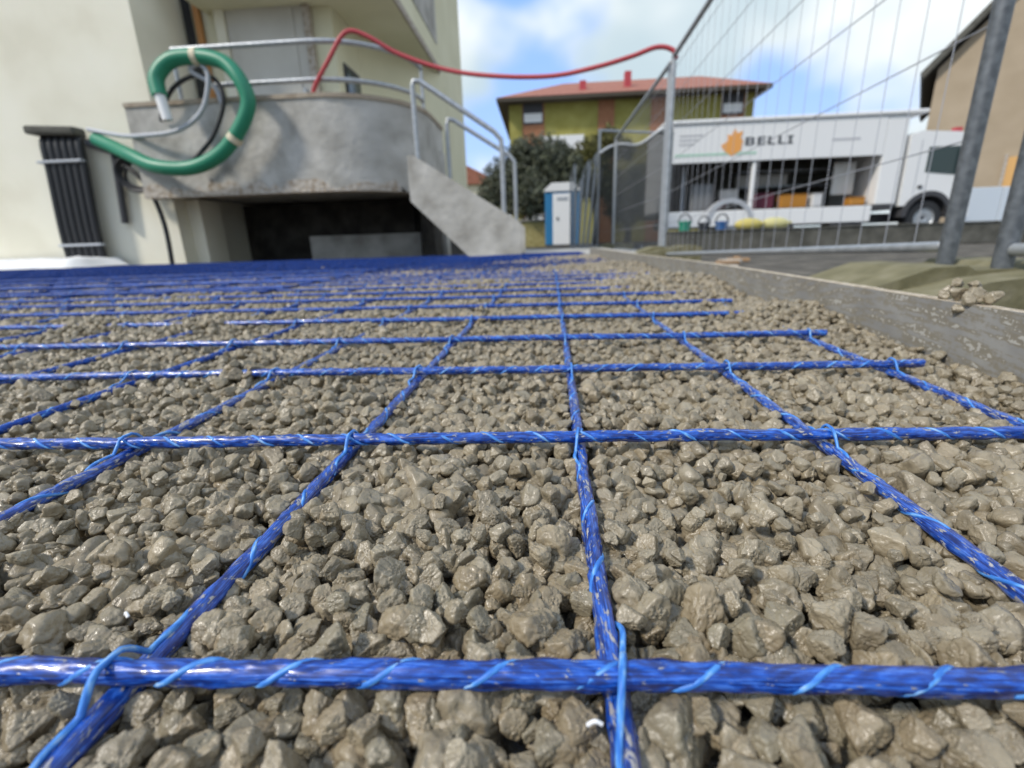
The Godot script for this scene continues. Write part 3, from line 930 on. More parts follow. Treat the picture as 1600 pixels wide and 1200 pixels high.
func make_pipes() -> void:
	var b := thing("conduit_bundle", Vector3(-5.65, -0.10, -5.75), "bundle of black corrugated conduits strapped against the cream wall", "conduits")
	for k in 6:
		var x := -0.21 + 0.088 * k
		corrugated([Vector3(x - 0.04, 0.0, 0.0), Vector3(x - 0.03, 0.5, 0.01), Vector3(x + 0.02, 1.2, 0.0), Vector3(x + 0.02, 1.50, -0.02), Vector3(x + 0.01, 1.60, -0.10)], 0.042, "conduit", M.black, b, 0.04)
	for y in [0.36, 1.30]:
		part("strap", box(Vector3(0.015 if y > 1 else -0.02, y, 0.03), Vector3(0.56, 0.03, 0.075), 0.008), M.grey_plastic, b)
	part("wall_sleeve", box(Vector3(-0.01, 1.63, -0.02), Vector3(0.62, 0.09, 0.18), 0.03, Basis(Vector3(0, 0, 1), -0.06)), M.wallgrey, b)
	# green duct looping up to the porch rail
	var g := thing("green_duct", Vector3(-3.5, 1.0, -5.35), "thick green corrugated duct looping from the wall up to the porch rail", "hose")
	var pts := []
	for p in [[-5.15, 1.42, -5.75], [-4.82, 1.29, -5.6], [-4.508, 1.172, -5.42], [-4.148, 1.03, -5.3], [-3.753, 1.003, -5.3], [-3.402, 1.126, -5.3], [-3.141, 1.358, -5.3], [-3.004, 1.588, -5.3], [-3.051, 1.792, -5.3], [-3.217, 1.969, -5.34], [-3.505, 2.039, -5.36], [-3.77, 2.014, -5.34], [-3.926, 1.863, -5.3], [-3.909, 1.68, -5.26]]:
		pts.append(Vector3(p[0], p[1], p[2]) - g.position)
	corrugated(pts, 0.072, "duct", M.green_hose, g, 0.035, 0.035)
	part("end_sleeve", tube(PackedVector3Array([Vector3(-3.909, 1.70, -5.26) - g.position, Vector3(-3.87, 1.45, -5.25) - g.position]), 0.05, 12), M.white, g)
	for p in [[Vector3(-3.505, 2.039, -5.36), Vector3(1, 0.05, 0)], [Vector3(-3.22, 1.26, -5.3), Vector3(0.7, 0.7, 0)]]:
		var c: Vector3 = p[0] - g.position
		var d: Vector3 = p[1].normalized() * 0.03
		part("tape", tube(PackedVector3Array([c - d, c + d]), 0.079, 14), M.tape, g)
	# grey conduit loop
	var q := thing("grey_conduit", Vector3(-4.0, 1.2, -5.4), "thin grey conduit curling inside the green duct loop", "conduit")
	pts = []
	for p in [[-5.2, 1.52, -5.72], [-4.75, 1.42, -5.62], [-4.3, 1.36, -5.42], [-3.85, 1.38, -5.35], [-3.55, 1.55, -5.35], [-3.42, 1.85, -5.36], [-3.5, 1.98, -5.38], [-3.62, 1.93, -5.4], [-3.42, 1.80, -5.42], [-3.36, 1.62, -5.42]]:
		pts.append(Vector3(p[0], p[1], p[2]) - q.position)
	part("conduit", tube(smooth(pts, 0.03), 0.024, 8), M.grey_plastic, q)
	var c := thing("black_cable", Vector3(-3.6, 1.0, -5.4), "black cable arching inside the green duct loop in front of the parapet", "cable")
	pts = []
	for p in [[-3.85, 1.05, -5.40], [-3.55, 1.28, -5.40], [-3.36, 1.55, -5.40], [-3.32, 1.74, -5.40], [-3.42, 1.87, -5.41], [-3.62, 1.89, -5.42], [-3.85, 1.80, -5.42], [-4.02, 1.62, -5.42], [-4.1, 1.5, -5.46]]:
		pts.append(Vector3(p[0], p[1], p[2]) - c.position)
	part("cable", tube(smooth(pts, 0.03), 0.022, 8), M.black, c)
	# coil and hanging cable
	var k := thing("cable_coil", Vector3(-4.72, 1.0, -5.75), "black cable coil on the wall with a tail hanging to the ground", "cable")
	for j in 4:
		var lp := []
		for i in 16:
			var t := TAU * i / 16
			lp.append(Vector3(cos(t) * (0.19 + 0.018 * j), 0.03 + sin(t) * (0.15 + 0.015 * j), 0.02 * j + 0.02 * sin(t * 2 + j)))
		part("loop", tube(smooth(lp + [lp[0]], 0.03), 0.017, 7), M.black, k)
	part("tail", tube(smooth([Vector3(-0.12, 0.12, 0.04), Vector3(0.02, 0.0, 0.06), Vector3(0.13, -0.18, 0.06), Vector3(0.20, -0.55, 0.06), Vector3(0.20, -1.0, 0.08)], 0.05), 0.026, 8), M.black, k)
	var v := thing("wall_pipe", Vector3(-5.06, 0.5, -5.84), "short black pipe fixed to the wall between the bundle and the coil", "pipe")
	part("pipe", tube(PackedVector3Array([Vector3(-0.08, 0.0, 0), Vector3(0.0, 0.78, 0)]), 0.04, 10), M.dark_plastic, v)
	part("bracket", tube(PackedVector3Array([Vector3(-0.28, 0.90, 0.02), Vector3(0.16, 0.76, 0.02)]), 0.045, 8), M.dark_plastic, v)
	# white sheet on the ground by the wall
	var st := SurfaceTool.new()
	st.begin(Mesh.PRIMITIVE_TRIANGLES)
	for i in 40:
		for j in 12:
			var s := []
			for e in [[0, 0], [1, 0], [1, 1], [0, 1]]:
				var x: float = lerpf(-1.3, 1.35, (i + e[0]) / 40.0); var z: float = lerpf(-0.4, 0.42, (j + e[1]) / 12.0)
				var edge := smoothstep(0.0, 0.2, minf(0.42 - z, minf(1.35 - x, x + 1.3)))
				s.append(Vector3(x + 0.03 * sin(z * 9.0), 0.012 + edge * (0.10 + 0.03 * n_soft.get_noise_2d(x * 40, z * 40)), z + 0.04 * sin(x * 5.0)))
			quad(st, s[0], s[3], s[2], s[1])
	var sh := part("plastic_sheet", done(st), M.sheet, self, Vector3(-6.55, 0.0, -5.42))
	tag(sh, "white plastic sheet crumpled on the ground at the foot of the cream wall", "sheet")
	# red hose slung from the porch to the fence
	var r := thing("red_hose", Vector3(-1.9, 1.7, -5.5), "red corrugated hose slung from the porch rail to the fence post", "hose")
	pts = []
	for p in [[-2.46, 1.60, -5.62], [-2.40, 1.75, -5.55], [-2.176, 2.0, -5.5], [-2.03, 2.18, -5.5], [-1.92, 2.235, -5.52], [-1.75, 2.18, -5.55], [-1.46, 2.03, -5.6], [-0.97, 1.865, -5.6], [-0.45, 1.755, -5.5], [0.09, 1.70, -5.4], [0.50, 1.72, -5.3], [0.85, 1.78, -5.25], [1.08, 1.835, -5.22], [1.22, 1.80, -5.2], [1.26, 1.72, -5.19]]:
		pts.append(Vector3(p[0], p[1], p[2]) - r.position)
	corrugated(pts, 0.022, "hose", M.red_hose, r, 0.03, 0.06)

# ---------------------------------------------------------------- truck
func wheel(parent: Node3D, at: Vector3, r: float) -> void:
	var w := part("wheel", lathe([Vector2(0.0, 0.12), Vector2(r * 0.55, 0.12), Vector2(r * 0.58, 0.16), Vector2(r * 0.92, 0.16), Vector2(r, 0.11), Vector2(r, -0.11), Vector2(r * 0.9, -0.16), Vector2(0.0, -0.16)], 28), M.black, parent, at)
	w.rotation.x = PI / 2
	part("rim", lathe([Vector2(0.0, 0.10), Vector2(r * 0.22, 0.15), Vector2(r * 0.24, 0.125), Vector2(r * 0.50, 0.125), Vector2(r * 0.57, 0.165)], 24), M.galv, w)

func make_truck() -> void:
	var Z := -15.0
	var t := thing("box_truck", Vector3(3.45, -0.10, Z), "white box truck with open side, orange emblem and dark lettering BELLI", "truck")
	var P := func(x: float, y: float, z: float) -> Vector3: return Vector3(x, y, z) - Vector3(3.45, -0.10, 0)
	var B := func(called: String, a: Vector3, b: Vector3, m: Material, ch := 0.02, parent: Node = t) -> MeshInstance3D:
		return part(called, cbox(P.call(a.x, a.y, a.z), P.call(b.x, b.y, b.z), ch), m, parent)
	# box: roof, back wall, floor, ends, upper side panel, lower skirt
	B.call("roof", Vector3(3.42, 3.10, -2.45), Vector3(10.40, 3.20, 0.06), M.white)
	B.call("back_wall", Vector3(3.45, 0.75, -2.42), Vector3(9.95, 3.09, -2.36), M.wallgrey)
	B.call("box_floor", Vector3(3.45, 0.66, -2.40), Vector3(9.95, 0.80, -0.02), M.dark_plastic)
	B.call("end_wall", Vector3(3.45, 0.81, -2.35), Vector3(3.53, 3.09, 0.0), M.white)
	B.call("end_wall", Vector3(9.42, 0.81, -2.35), Vector3(9.98, 3.09, 0.0), M.white)
	var flap := B.call("side_flap", Vector3(3.55, 2.10, -0.05), Vector3(9.41, 3.085, 0.01), M.white, 0.01) as MeshInstance3D
	B.call("skirt", Vector3(3.46, 0.36, -0.04), Vector3(9.36, 0.795, 0.02), M.white)
	B.call("divider", Vector3(5.95, 0.80, -0.12), Vector3(6.07, 2.10, -0.03), M.white)
	B.call("divider", Vector3(4.22, 0.80, -0.9), Vector3(4.32, 2.10, -0.8), M.grey_plastic)
	B.call("shelf", Vector3(6.1, 1.50, -2.30), Vector3(9.40, 1.54, -1.4), M.galv)
	B.call("shelf", Vector3(6.1, 1.95, -2.30), Vector3(9.40, 1.99, -1.4), M.galv)
	B.call("chassis", Vector3(3.7, 0.33, -2.0), Vector3(11.2, 0.58, -0.5), M.black)
	B.call("tool_box", Vector3(6.3, 0.10, -0.5), Vector3(7.3, 0.35, -0.02), M.dark_plastic)
	B.call("tool_box", Vector3(8.3, 0.02, -0.5), Vector3(9.2, 0.355, -0.02), M.dark_plastic)
	# print on the flap: lettering, emblem, green line, faint small print
	var tm := TextMesh.new()
	tm.text = "BELLI"
	var fnt := SystemFont.new()
	fnt.font_names = PackedStringArray(["Droid Sans"])
	fnt.font_weight = 700
	tm.font = fnt
	tm.font_size = 110
	tm.pixel_size = 0.0032
	tm.depth = 0.006
	var txt := part("lettering", tm, mat(lin(0.07, 0.075, 0.085), 0.6), flap, P.call(6.30, 2.60, 0.016))
	txt.scale = Vector3(1.45, 0.85, 1)
	var em := SurfaceTool.new()
	em.begin(Mesh.PRIMITIVE_TRIANGLES)
	em.set_smooth_group(-1)
	var leaf := PackedVector2Array([Vector2(0, -0.36), Vector2(0.24, -0.22), Vector2(0.28, 0.02), Vector2(0.20, 0.10), Vector2(0.26, 0.28), Vector2(0.10, 0.22), Vector2(0.03, 0.34), Vector2(-0.06, 0.16), Vector2(-0.16, 0.20), Vector2(-0.14, 0.04), Vector2(-0.32, -0.08), Vector2(-0.20, -0.24)])
	add_prism(em, leaf, 0.0, 0.008)
	part("emblem", done(em), mat(lin(0.80, 0.36, 0.09), 0.6), flap, P.call(5.33, 2.60, 0.012))
	part("green_line", cbox(P.call(3.75, 2.27, 0.011), P.call(6.0, 2.34, 0.017)), mat(lin(0.42, 0.62, 0.50), 0.6), flap)
	for k in 3:
		part("small_print", cbox(P.call(3.85, 2.78 - 0.11 * k, 0.011), P.call(4.5 - 0.12 * k, 2.83 - 0.11 * k, 0.016)), mat(lin(0.48, 0.48, 0.50), 0.6), flap)
	part("small_print", cbox(P.call(8.0, 2.52, 0.011), P.call(8.75, 2.58, 0.016)), mat(lin(0.5, 0.5, 0.52), 0.6), flap)
	# cab
	var cab := PackedVector2Array([Vector2(10.1, 0.75), Vector2(10.1, 2.58), Vector2(10.35, 2.68), Vector2(11.55, 2.60), Vector2(11.95, 1.60), Vector2(12.0, 0.42), Vector2(11.55, 0.42), Vector2(11.40, 0.75), Vector2(11.15, 1.0), Vector2(10.55, 1.0), Vector2(10.25, 0.75)])
	for i in cab.size(): cab[i] -= Vector2(3.45, -0.10)
	var body := part("cab", prism(cab, -2.35, 0.0), M.white, t)
	var w := PackedVector2Array([Vector2(10.62, 1.62), Vector2(10.62, 2.26), Vector2(11.45, 2.26), Vector2(11.72, 1.50)])
	for i in w.size(): w[i] -= Vector2(3.45, -0.10)
	part("side_window", prism(w, -0.02, 0.012), M.glass, body)
	part("handle", cbox(P.call(10.50, 1.20, 0.0), P.call(10.62, 1.28, 0.03), 0.008), M.black, body)
	part("mirror", cbox(P.call(11.52, 1.60, 0.05), P.call(11.66, 2.20, 0.25), 0.02), M.black, body)
	part("door_line", cbox(P.call(10.40, 1.05, 0.0), P.call(10.42, 2.45, 0.006)), M.grey_plastic, body)
	part("orange_marker", cbox(P.call(11.3, 2.63, -0.3), P.call(11.5, 2.75, -0.15), 0.01), M.red_hose, body)
	var arch := PackedVector2Array()
	for k in 15:
		var a := PI * k / 14.0
		arch.append(Vector2(cos(a), sin(a)) * 0.68 + Vector2(7.4, 0.55))
	for k in 15:
		var a := PI * (14 - k) / 14.0
		arch.append(Vector2(cos(a), sin(a)) * 0.55 + Vector2(7.4, 0.55))
	part("wheel_arch", prism(arch, -0.45, 0.06), M.dark_plastic, t)
	wheel(t, P.call(10.85, 0.40, -0.18), 0.50)
	wheel(t, P.call(5.45, 0.40, -0.18), 0.50)
	var a2 := PackedVector2Array()
	for i in arch.size(): a2.append(arch[i] - Vector2(5.42, 0.0))
	part("mudguard", prism(a2, -0.30, 0.04), M.grey_plastic, t)
	# what lies in the box
	var items := [
		["tool_bag", Vector3(6.5, 0.81, -0.5), Vector3(0.55, 0.42, 0.4), lin(0.10, 0.012, 0.03), "dark red tool bag inside the open truck", "bag"],
		["storage_crate", Vector3(7.35, 0.81, -0.5), Vector3(0.75, 0.36, 0.4), lin(0.42, 0.18, 0.02), "wide orange crate inside the open truck, beside the tool bag", "crate"],
		["storage_crate", Vector3(9.1, 0.81, -0.4), Vector3(0.42, 0.22, 0.35), lin(0.45, 0.20, 0.03), "small orange crate at the right end of the truck's opening", "crate"],
		["carton", Vector3(7.98, 0.81, -0.4), Vector3(0.28, 0.36, 0.3), lin(0.6, 0.6, 0.6), "small pale carton standing on the truck floor between the crates", "carton"],
		["white_panel", Vector3(8.85, 1.15, -0.7), Vector3(0.62, 0.86, 0.08), lin(0.62, 0.61, 0.58), "pale panel hanging inside the right side of the truck's opening", "panel"],
		["machine", Vector3(4.75, 0.81, -0.7), Vector3(0.62, 0.75, 0.5), lin(0.16, 0.165, 0.17), "grey machine standing behind the left opening of the truck", "machine"],
		["carton", Vector3(5.60, 1.10, -0.8), Vector3(0.55, 0.30, 0.3), lin(0.55, 0.54, 0.52), "pale carton tipped on the machine behind the left opening", "carton"],
		["red_box", Vector3(5.25, 0.81, -0.4), Vector3(0.35, 0.16, 0.25), lin(0.25, 0.03, 0.02), "low red box on the truck floor behind the left opening", "box"],
		["shelf_carton", Vector3(6.9, 1.545, -1.7), Vector3(1.5, 0.32, 0.4), lin(0.42, 0.41, 0.38), "long pale carton on the truck's inner shelf", "carton"],
	]
	for it in items:
		var n := thing(it[0], it[1] + Vector3(0, 0, Z), it[4], it[5])
		var m := mat(it[3], 0.65)
		var s: Vector3 = it[2]
		part("body", box(Vector3(0, s.y / 2, 0), s, 0.03), m, n)
		part("lid", box(Vector3(0, s.y + 0.012, 0), Vector3(s.x * 1.03, 0.024, s.z * 1.03), 0.008), m, n)

# ---------------------------------------------------------------- street, buildings, trees
func bucket(at: Vector3, r: float, h: float, c: Color, label: String) -> void:
	var n := thing("bucket", at, label, "bucket", "buckets by the low wall")
	part("pail", lathe([Vector2(0.0, 0.01), Vector2(r * 0.8, 0.01), Vector2(r, h), Vector2(r * 1.06, h), Vector2(r * 1.06, h - 0.03), Vector2(r * 0.97, h - 0.02), Vector2(r * 0.78, 0.03), Vector2(0, 0.03)], 20), mat(c, 0.5), n)
	var pts := []
	for k in 9:
		var a := PI * k / 8.0
		pts.append(Vector3(cos(a) * r, h - 0.02 + sin(a) * r * 1.3, 0))
	part("handle", tube(smooth(pts, 0.03), 0.012, 6), M.dark_plastic, n)

func tree(called: String, at: Vector3, trunk_h: float, blobs: Array, leaves: int, size: float, m: Material, label: String, seed_: int) -> void:
	var n := thing(called, at, label, "tree")
	var r := RandomNumberGenerator.new()
	r.seed = seed_
	part("trunk", tube(smooth([Vector3(0, -0.1, 0), Vector3(0.06, trunk_h * 0.5, 0.02), Vector3(-0.03, trunk_h, 0)], 0.15), func(d: float) -> float: return 0.16 * (1.0 - 0.4 * d / maxf(trunk_h, 0.1)), 8), M.bark, n)
	for b: Vector4 in blobs:
		part("limb", tube(smooth([Vector3(-0.03, trunk_h * 0.85, 0), Vector3(b.x * 0.5, (trunk_h + b.y) * 0.5 + 0.1, b.z * 0.5), Vector3(b.x, b.y, b.z)], 0.15), func(d: float) -> float: return maxf(0.015, 0.07 - 0.03 * d), 6), M.bark, n)
	var st := SurfaceTool.new()
	st.begin(Mesh.PRIMITIVE_TRIANGLES)
	# a sprig of leaves
	for k in 7:
		var bs := Basis(Vector3(r.randfn(), r.randfn(), r.randfn()).normalized(), r.randf() * TAU)
		var o := Vector3(r.randf_range(-1, 1), r.randf_range(-1, 1), r.randf_range(-1, 1)) * 1.1
		for q in [[Vector3(-1, 0, 0), Vector3(0, 0.1, 0.32), Vector3(1, 0, 0)], [Vector3(-1, 0, 0), Vector3(1, 0, 0), Vector3(0, 0.1, -0.32)]]:
			for v: Vector3 in q: st.add_vertex(o + bs * v)
	var mm := MultiMesh.new()
	mm.transform_format = MultiMesh.TRANSFORM_3D
	mm.use_colors = true
	mm.mesh = done(st)
	mm.instance_count = leaves
	var tot := 0.0
	for b: Vector4 in blobs: tot += b.w * b.w
	var i := 0
	for bi in blobs.size():
		var b: Vector4 = blobs[bi]
		var cnt := int(leaves * b.w * b.w / tot) if bi < blobs.size() - 1 else leaves - i
		for k in cnt:
			var d := Vector3(r.randfn(), r.randfn(), r.randfn()).normalized()
			var p := Vector3(b.x, b.y, b.z) + d * b.w * pow(r.randf(), 0.45) * (1.0 + 0.35 * n_soft.get_noise_3dv(d * 70.0 + Vector3(b.x, b.y, 0) * 30.0))
			mm.set_instance_transform(i, Transform3D(Basis(Vector3(r.randfn(), r.randfn(), r.randfn()).normalized(), r.randf() * TAU).scaled(Vector3.ONE * size * r.randf_range(0.6, 1.3)), p))
			var c := r.randf_range(0.6, 1.25)
			mm.set_instance_color(i, Color(c, c, c * r.randf_range(0.8, 1.1)))
			i += 1
	var mi := MultiMeshInstance3D.new()
	mi.name = "crown"
	mi.multimesh = mm
	mi.material_override = m
	mi.set_meta("kind", "stuff")
	n.add_child(mi)

func make_street() -> void:
	# ground sheet with the road on it
	var st := begin()
	quad(st, Vector3(-200, -0.12, -300), Vector3(200, -0.12, -300), Vector3(200, -0.12, 60), Vector3(-200, -0.12, 60))
	var g := part("ground", done(st), M.ground, self)
	tag(g, "", "", "", "structure")
	st = begin()
	quad(st, Vector3(1.6, -0.112, -24), Vector3(60, -0.112, -24), Vector3(60, -0.112, -9.6), Vector3(1.6, -0.112, -9.6))
	tag(part("road", done(st), M.asphalt, self), "", "", "", "structure")
	st = begin()
	add_box(st, Vector3(-0.05, -0.08, -6.9), Vector3(2.1, 0.14, 3.4), 0.01)
	var pv := part("pavement", done(st), M.concrete, self)
	tag(pv, "", "", "", "structure")
	# low wall between yard and road
	var w := thing("low_wall", Vector3(5.5, -0.12, -8.2), "low grey concrete wall between the fence and the white truck", "wall")
	part("wall", box(Vector3(1.3, 0.155, 0), Vector3(9.6, 0.31, 0.18), 0.012), M.wallgrey, w)
	part("coping", box(Vector3(1.3, 0.322, 0), Vector3(9.64, 0.02, 0.22), 0.006), M.wallgrey, w)
	bucket(Vector3(2.28, 0.19, -8.2), 0.10, 0.17, lin(0.02, 0.25, 0.16), "green bucket on the low wall beside the fence post")
	bucket(Vector3(2.58, 0.19, -8.2), 0.09, 0.14, lin(0.03, 0.035, 0.045), "black bucket on the low wall between green and blue buckets")
	bucket(Vector3(2.86, 0.19, -8.2), 0.10, 0.15, lin(0.03, 0.11, 0.30), "blue bucket on the low wall left of the yellow sacks")
	for k in 2:
		var s := thing("sack", Vector3(3.28 + 0.40 * k, 0.19, -8.2), ["left yellow sack on the low wall, next to the blue bucket", "right yellow sack on the low wall, before the truck wheel"][k], "sack", "yellow sacks")
		var m := SphereMesh.new()
		m.radius = 0.5; m.height = 1.0; m.radial_segments = 20; m.rings = 10
		var o := part("bag", m, mat(lin(0.50, 0.42, 0.12) if k == 0 else lin(0.52, 0.48, 0.22), 0.7), s, Vector3(0, 0.085, 0))
		o.scale = Vector3(0.44, 0.20, 0.24)
		part("tied_end", box(Vector3(0.20, 0.10, 0.02), Vector3(0.07, 0.05, 0.12), 0.015), o.material_override, s)
	# scraps of wood and rubble outside the board
	for k in 12:
		var p := Vector3(0.62 + 0.12 * k + rng.randf_range(-0.05, 0.05), -0.112, -2.0 - 0.28 * k + rng.randf_range(-0.1, 0.1))
		var o := part("wood_scrap", box(Vector3(0, 0.02, 0), Vector3(rng.randf_range(0.08, 0.28), 0.035, 0.05), 0.004, Basis(Vector3.UP, rng.randf() * PI)), M.wood if k % 3 else M.broken, self, p)
		tag(o, (["nearest", "second nearest", "third nearest", "fourth nearest", "fifth nearest", "sixth nearest", "seventh nearest", "eighth nearest", "ninth nearest", "tenth nearest", "eleventh nearest", "farthest"][k] + " of the small scraps on the ground outside the grey board"), "scrap", "scraps beside the board")
	# green apartment building
	var b := thing("apartment_building", Vector3(4.9, -0.12, -30), "olive green apartment building with brick panels and low tiled roof", "building")
	part("wall", cbox(Vector3(-6.75, 0, -9), Vector3(6.70, 7.75, 0)), M.olive_wall, b)
	for x in [-6.0, -1.75, 1.15, 4.95]:
		var wide := 1.25 if x != -1.75 and x != 1.15 else 0.9
		var pn := part("brick_panel", cbox(Vector3(x, 0.0, 0.0), Vector3(x + wide, 7.74, 0.06)), M.brick, b)
		for y in [1.2, 4.0, 6.55]:
			if wide > 1.0:
				part("window", cbox(Vector3(x + 0.04, y, 0.061), Vector3(x + wide - 0.08, y + 1.15, 0.085)), M.dark_plastic, pn)
				part("blind", cbox(Vector3(x + 0.10, y + 0.1, 0.086), Vector3(x + wide - 0.14, y + 0.55, 0.10)), M.white, pn)
	part("balcony", cbox(Vector3(-4.9, 5.0, 0.0), Vector3(-2.6, 5.75, 1.0)), M.white, b)
	var roof := SurfaceTool.new()
	roof.begin(Mesh.PRIMITIVE_TRIANGLES)
	roof.set_smooth_group(-1)
	var y0 := 7.78; var y1 := 9.75
	var c := [Vector3(-7.4, y0, 0.8), Vector3(7.3, y0, 0.8), Vector3(7.3, y0, -9.8), Vector3(-7.4, y0, -9.8)]
	var r1 := Vector3(-3.5, y1, -4.5); var r2 := Vector3(5.0, y1, -4.5)
	quad(roof, c[0], r1, r2, c[1]); quad(roof, c[2], r2, r1, c[3])
	for q in [[c[1], r2, c[2]], [c[3], r1, c[0]]]:
		for v in q: roof.add_vertex(v)
	var rf := part("roof", done(roof), M.tile, b)
	part("eaves", cbox(Vector3(-7.38, 7.60, -9.75), Vector3(7.28, 7.775, 0.78)), M.bark, rf)
	for q in [[-2.55, -1.0, 0.85], [0.0, -1.2, 1.25], [3.1, -2.5, 0.7], [3.4, -2.5, 0.8]]:
		part("chimney", cbox(Vector3(q[0] - 0.18, 7.9, q[1] - 0.2), Vector3(q[0] + 0.18, 8.0 + q[2], q[1] + 0.2)), M.red_hose if q[0] < 2.0 else M.brick, rf)
	# tan building on the right
	var tn := thing("tan_building", Vector3(13.76, -0.12, -20), "tall tan building with sloping grey roof edge at the right", "building")
	tn.rotation.y = deg_to_rad(-35.5)
	part("wall", prism(PackedVector2Array([Vector2(0.12, 0), Vector2(11, 0), Vector2(11, 12.1), Vector2(5.8, 12.1), Vector2(0.12, 5.55)]), -9, 0), M.tan, tn)
	part("roof_edge", prism(PackedVector2Array([Vector2(-0.25, 5.28), Vector2(5.7, 12.2), Vector2(5.7, 12.45), Vector2(-0.34, 5.46)]), -9.2, 0.35), M.wallgrey, tn)
	part("shutter", cbox(Vector3(2.45, 1.15, 0.0), Vector3(4.6, 2.45, 0.06)), mat(lin(0.62, 0.36, 0.13), 0.7), tn)
	part("shutter_frame", cbox(Vector3(2.36, 1.05, 0.0), Vector3(2.45, 2.55, 0.09)), M.broken, tn)
	var hd := thing("hoarding", Vector3(13.0, -0.12, -17.0), "pale blue white hoarding between truck cab and tan building", "hoarding")
	for k in 5:
		part("panel", cbox(Vector3(1.5 * k, 0.05, 0), Vector3(1.5 * k + 1.47, 1.42, 0.05), 0.008), mat(lin(0.60, 0.66, 0.72), 0.5), hd)
	# portable toilet
	var pt := thing("portable_toilet", Vector3(0.66, -0.12, -17.3), "blue and white portable toilet in front of the olive tree", "toilet")
	var blue := mat(lin(0.02, 0.17, 0.36), 0.5)
	var cabin := part("cabin", box(Vector3(0, 0.95, -0.55), Vector3(1.16, 1.75, 1.1), 0.03), blue, pt)
	part("door", box(Vector3(0.0, 0.92, 0.02), Vector3(0.64, 1.66, 0.04), 0.01), M.white, pt)
	part("vent", box(Vector3(0.0, 1.60, 0.05), Vector3(0.36, 0.10, 0.02), 0.006), M.grey_plastic, cabin)
	part("latch", box(Vector3(-0.16, 0.95, 0.05), Vector3(0.06, 0.10, 0.03), 0.006), M.dark_plastic, pt)
	part("roof", prism(PackedVector2Array([Vector2(-0.60, 1.83), Vector2(0.60, 1.83), Vector2(0.60, 1.90), Vector2(0.36, 2.10), Vector2(-0.36, 2.10), Vector2(-0.60, 1.90)]), -1.12, 0.04), M.sheet, pt)
	# trees
	var ol := mat(Color.WHITE, 0.7); ol.albedo_color = lin(0.10, 0.112, 0.075); ol.vertex_color_use_as_albedo = true
	ol.backlight_enabled = true; ol.backlight = Color(0.2, 0.22, 0.12)
	tree("olive_tree", Vector3(-0.55, -0.12, -20), 1.5, [Vector4(-0.9, 2.3, 0.2, 1.0), Vector4(0.4, 3.0, 0, 1.15), Vector4(1.35, 2.6, 0.2, 0.95), Vector4(-1.5, 1.6, 0.3, 0.75), Vector4(0.1, 1.9, 0.7, 0.95), Vector4(1.0, 3.3, -0.4, 0.75), Vector4(-0.3, 3.4, 0, 0.6)], 5200, 0.075, ol, "grey green olive tree with a dense crown behind the portable toilet", 4)
	var yl := mat(Color.WHITE, 0.7); yl.albedo_color = lin(0.14, 0.135, 0.04); yl.vertex_color_use_as_albedo = true
	yl.backlight_enabled = true; yl.backlight = Color(0.25, 0.25, 0.08)
	tree("leafy_tree", Vector3(2.15, -0.12, -21), 1.7, [Vector4(-0.3, 3.4, 0, 0.75), Vector4(0.5, 3.9, 0, 0.6), Vector4(0.1, 2.6, 0.3, 0.8), Vector4(-0.6, 2.3, 0, 0.55), Vector4(1.1, 3.6, 0, 0.45)], 1700, 0.085, yl, "yellow green leafy tree right of the olive tree", 9)
	tree("dark_tree", Vector3(3.4, -0.12, -20.5), 1.0, [Vector4(0, 1.6, 0, 0.9), Vector4(0.5, 2.3, 0, 0.7), Vector4(-0.6, 2.2, 0, 0.6)], 1600, 0.08, ol, "dark bush behind the netted fence panel", 12)
	# yellowish bank and far cottages seen between the stair rails
	var bank := thing("garden_wall", Vector3(-1.5, -0.12, -19), "yellowish garden wall left of the portable toilet", "wall")
	part("wall", cbox(Vector3(-1.2, 0, -0.2), Vector3(1.6, 0.95, 0), 0.02), mottled([lin(0.30, 0.26, 0.10), lin(0.44, 0.38, 0.18)], [0.2, 0.8], 0.02, 0.5, 0.9, 0.0, 40), bank)
	part("coping", cbox(Vector3(-1.23, 0.953, -0.25), Vector3(1.63, 1.02, 0.05), 0.02), M.concrete, bank)
	var ct := thing("cottage", Vector3(-5.6, -0.12, -38), "small far cottage with reddish roof seen between the stair rails", "house")
	part("wall", cbox(Vector3(-2.2, 0, -4), Vector3(2.2, 4.4, 0)), M.cream, ct)
	part("roof", prism(PackedVector2Array([Vector2(-2.6, 4.41), Vector2(2.6, 4.41), Vector2(0.0, 5.7)]), -4.2, 0.3), M.tile, ct)
	for x in [-1.3, 0.5]:
		part("window", cbox(Vector3(x, 2.6, 0.0), Vector3(x + 0.8, 3.7, 0.04)), M.dark_plastic, ct)

func make_scraps() -> void:
	# short white fibre ends lying on the stones
	for s in [[Vector3(-0.178, -0.003, -0.152), 0.6, "curled white fibre end on the stones beside the left near bar"], [Vector3(0.012, -0.002, -0.111), 0.1, "short white fibre chip on the stones beside the middle bar"]]:
		var d := Vector3(cos(s[1]), 0.25, sin(s[1]))
		var o := part("fibre_scrap", tube(smooth([Vector3.ZERO, d * 0.0022 + Vector3(0, 0.0014, 0), d * 0.0045], 0.0005), 0.0007, 6), M.white, self, s[0])
		tag(o, s[2], "fibre")

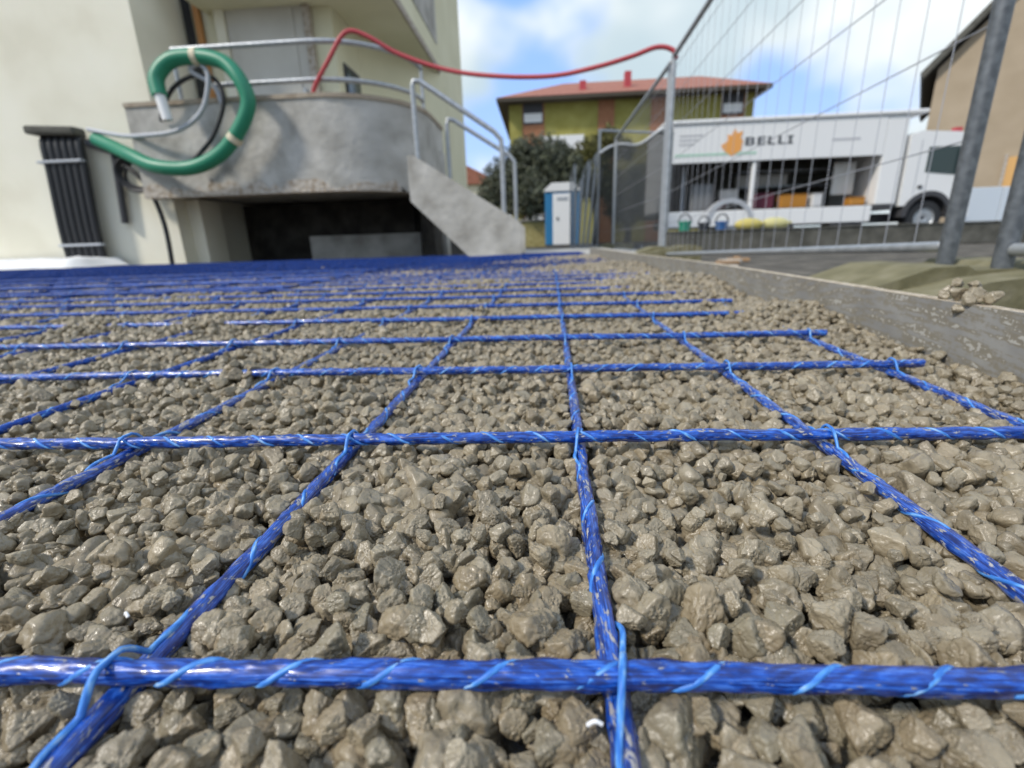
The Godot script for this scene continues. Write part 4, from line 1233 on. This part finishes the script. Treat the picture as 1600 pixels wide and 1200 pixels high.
func _ready() -> void:
	rng.seed = 20
	n_soft.noise_type = FastNoiseLite.TYPE_SIMPLEX_SMOOTH
	n_soft.seed = 3
	n_soft.frequency = 0.1
	n_fine.noise_type = FastNoiseLite.TYPE_SIMPLEX_SMOOTH
	n_fine.seed = 8
	n_fine.frequency = 0.1
	# camera
	var cam := Camera3D.new()
	cam.name = "camera"
	cam.rotation_order = EULER_ORDER_YXZ
	cam.position = EYE
	cam.rotation = Vector3(deg_to_rad(-16.837), deg_to_rad(4.164), deg_to_rad(-1.866))
	var ca := CameraAttributesPhysical.new()
	ca.frustum_focal_length = 14.76
	ca.frustum_focus_distance = 0.27
	ca.exposure_aperture = 6.2
	ca.frustum_near = 0.02
	ca.frustum_far = 600.0
	cam.attributes = ca
	add_child(cam)
	print("fov ", cam.fov)
	# sky and sun
	var we := WorldEnvironment.new()
	we.name = "environment"
	var env := Environment.new()
	env.background_mode = Environment.BG_SKY
	env.sky = make_sky()
	env.tonemap_mode = Environment.TONE_MAPPER_LINEAR
	env.tonemap_exposure = 1.32
	env.sdfgi_enabled = true
	env.ssao_enabled = true
	env.ssil_enabled = true
	we.environment = env
	add_child(we)
	var sun := DirectionalLight3D.new()
	sun.name = "sun"
	sun.light_energy = 0.8
	sun.light_angular_distance = 7.0
	sun.light_color = Color(1.0, 0.97, 0.92)
	sun.shadow_enabled = true
	sun.rotation = Vector3(deg_to_rad(-45), deg_to_rad(-58), 0)
	add_child(sun)
	# layout of the reinforcement: spacing a little uneven, as laid
	rows = [[-0.1255, -0.0225, 1.0], [-0.3315, -0.0192, -1.0], [-0.5295, -0.008, 1.0], [-0.713, 0.004, -1.0], [-0.914, 0.010, -1.0], [-1.100, 0.020, 1.0], [-1.282, 0.022, 1.0], [-1.450, 0.022, -1.0]]
	while rows.size() < 31:
		rows.append([rows[-1][0] - 0.182, 0.02, 1.0 if rows.size() % 2 else -1.0])
	cols = [[0.0225, -0.0145], [0.202, -0.008], [0.366, -0.030], [-0.156, -0.018], [-0.334, -0.018], [-0.508, -0.012], [-0.685, 0.0]]
	while cols.size() < 40:
		cols.append([cols[-1][0] - 0.178, 0.0])
	make_materials()
	make_street()
	make_house()
	make_fences()
	make_bed(cam.transform)
	make_mesh()
	make_board()
	make_pipes()
	make_truck()
	make_scraps()
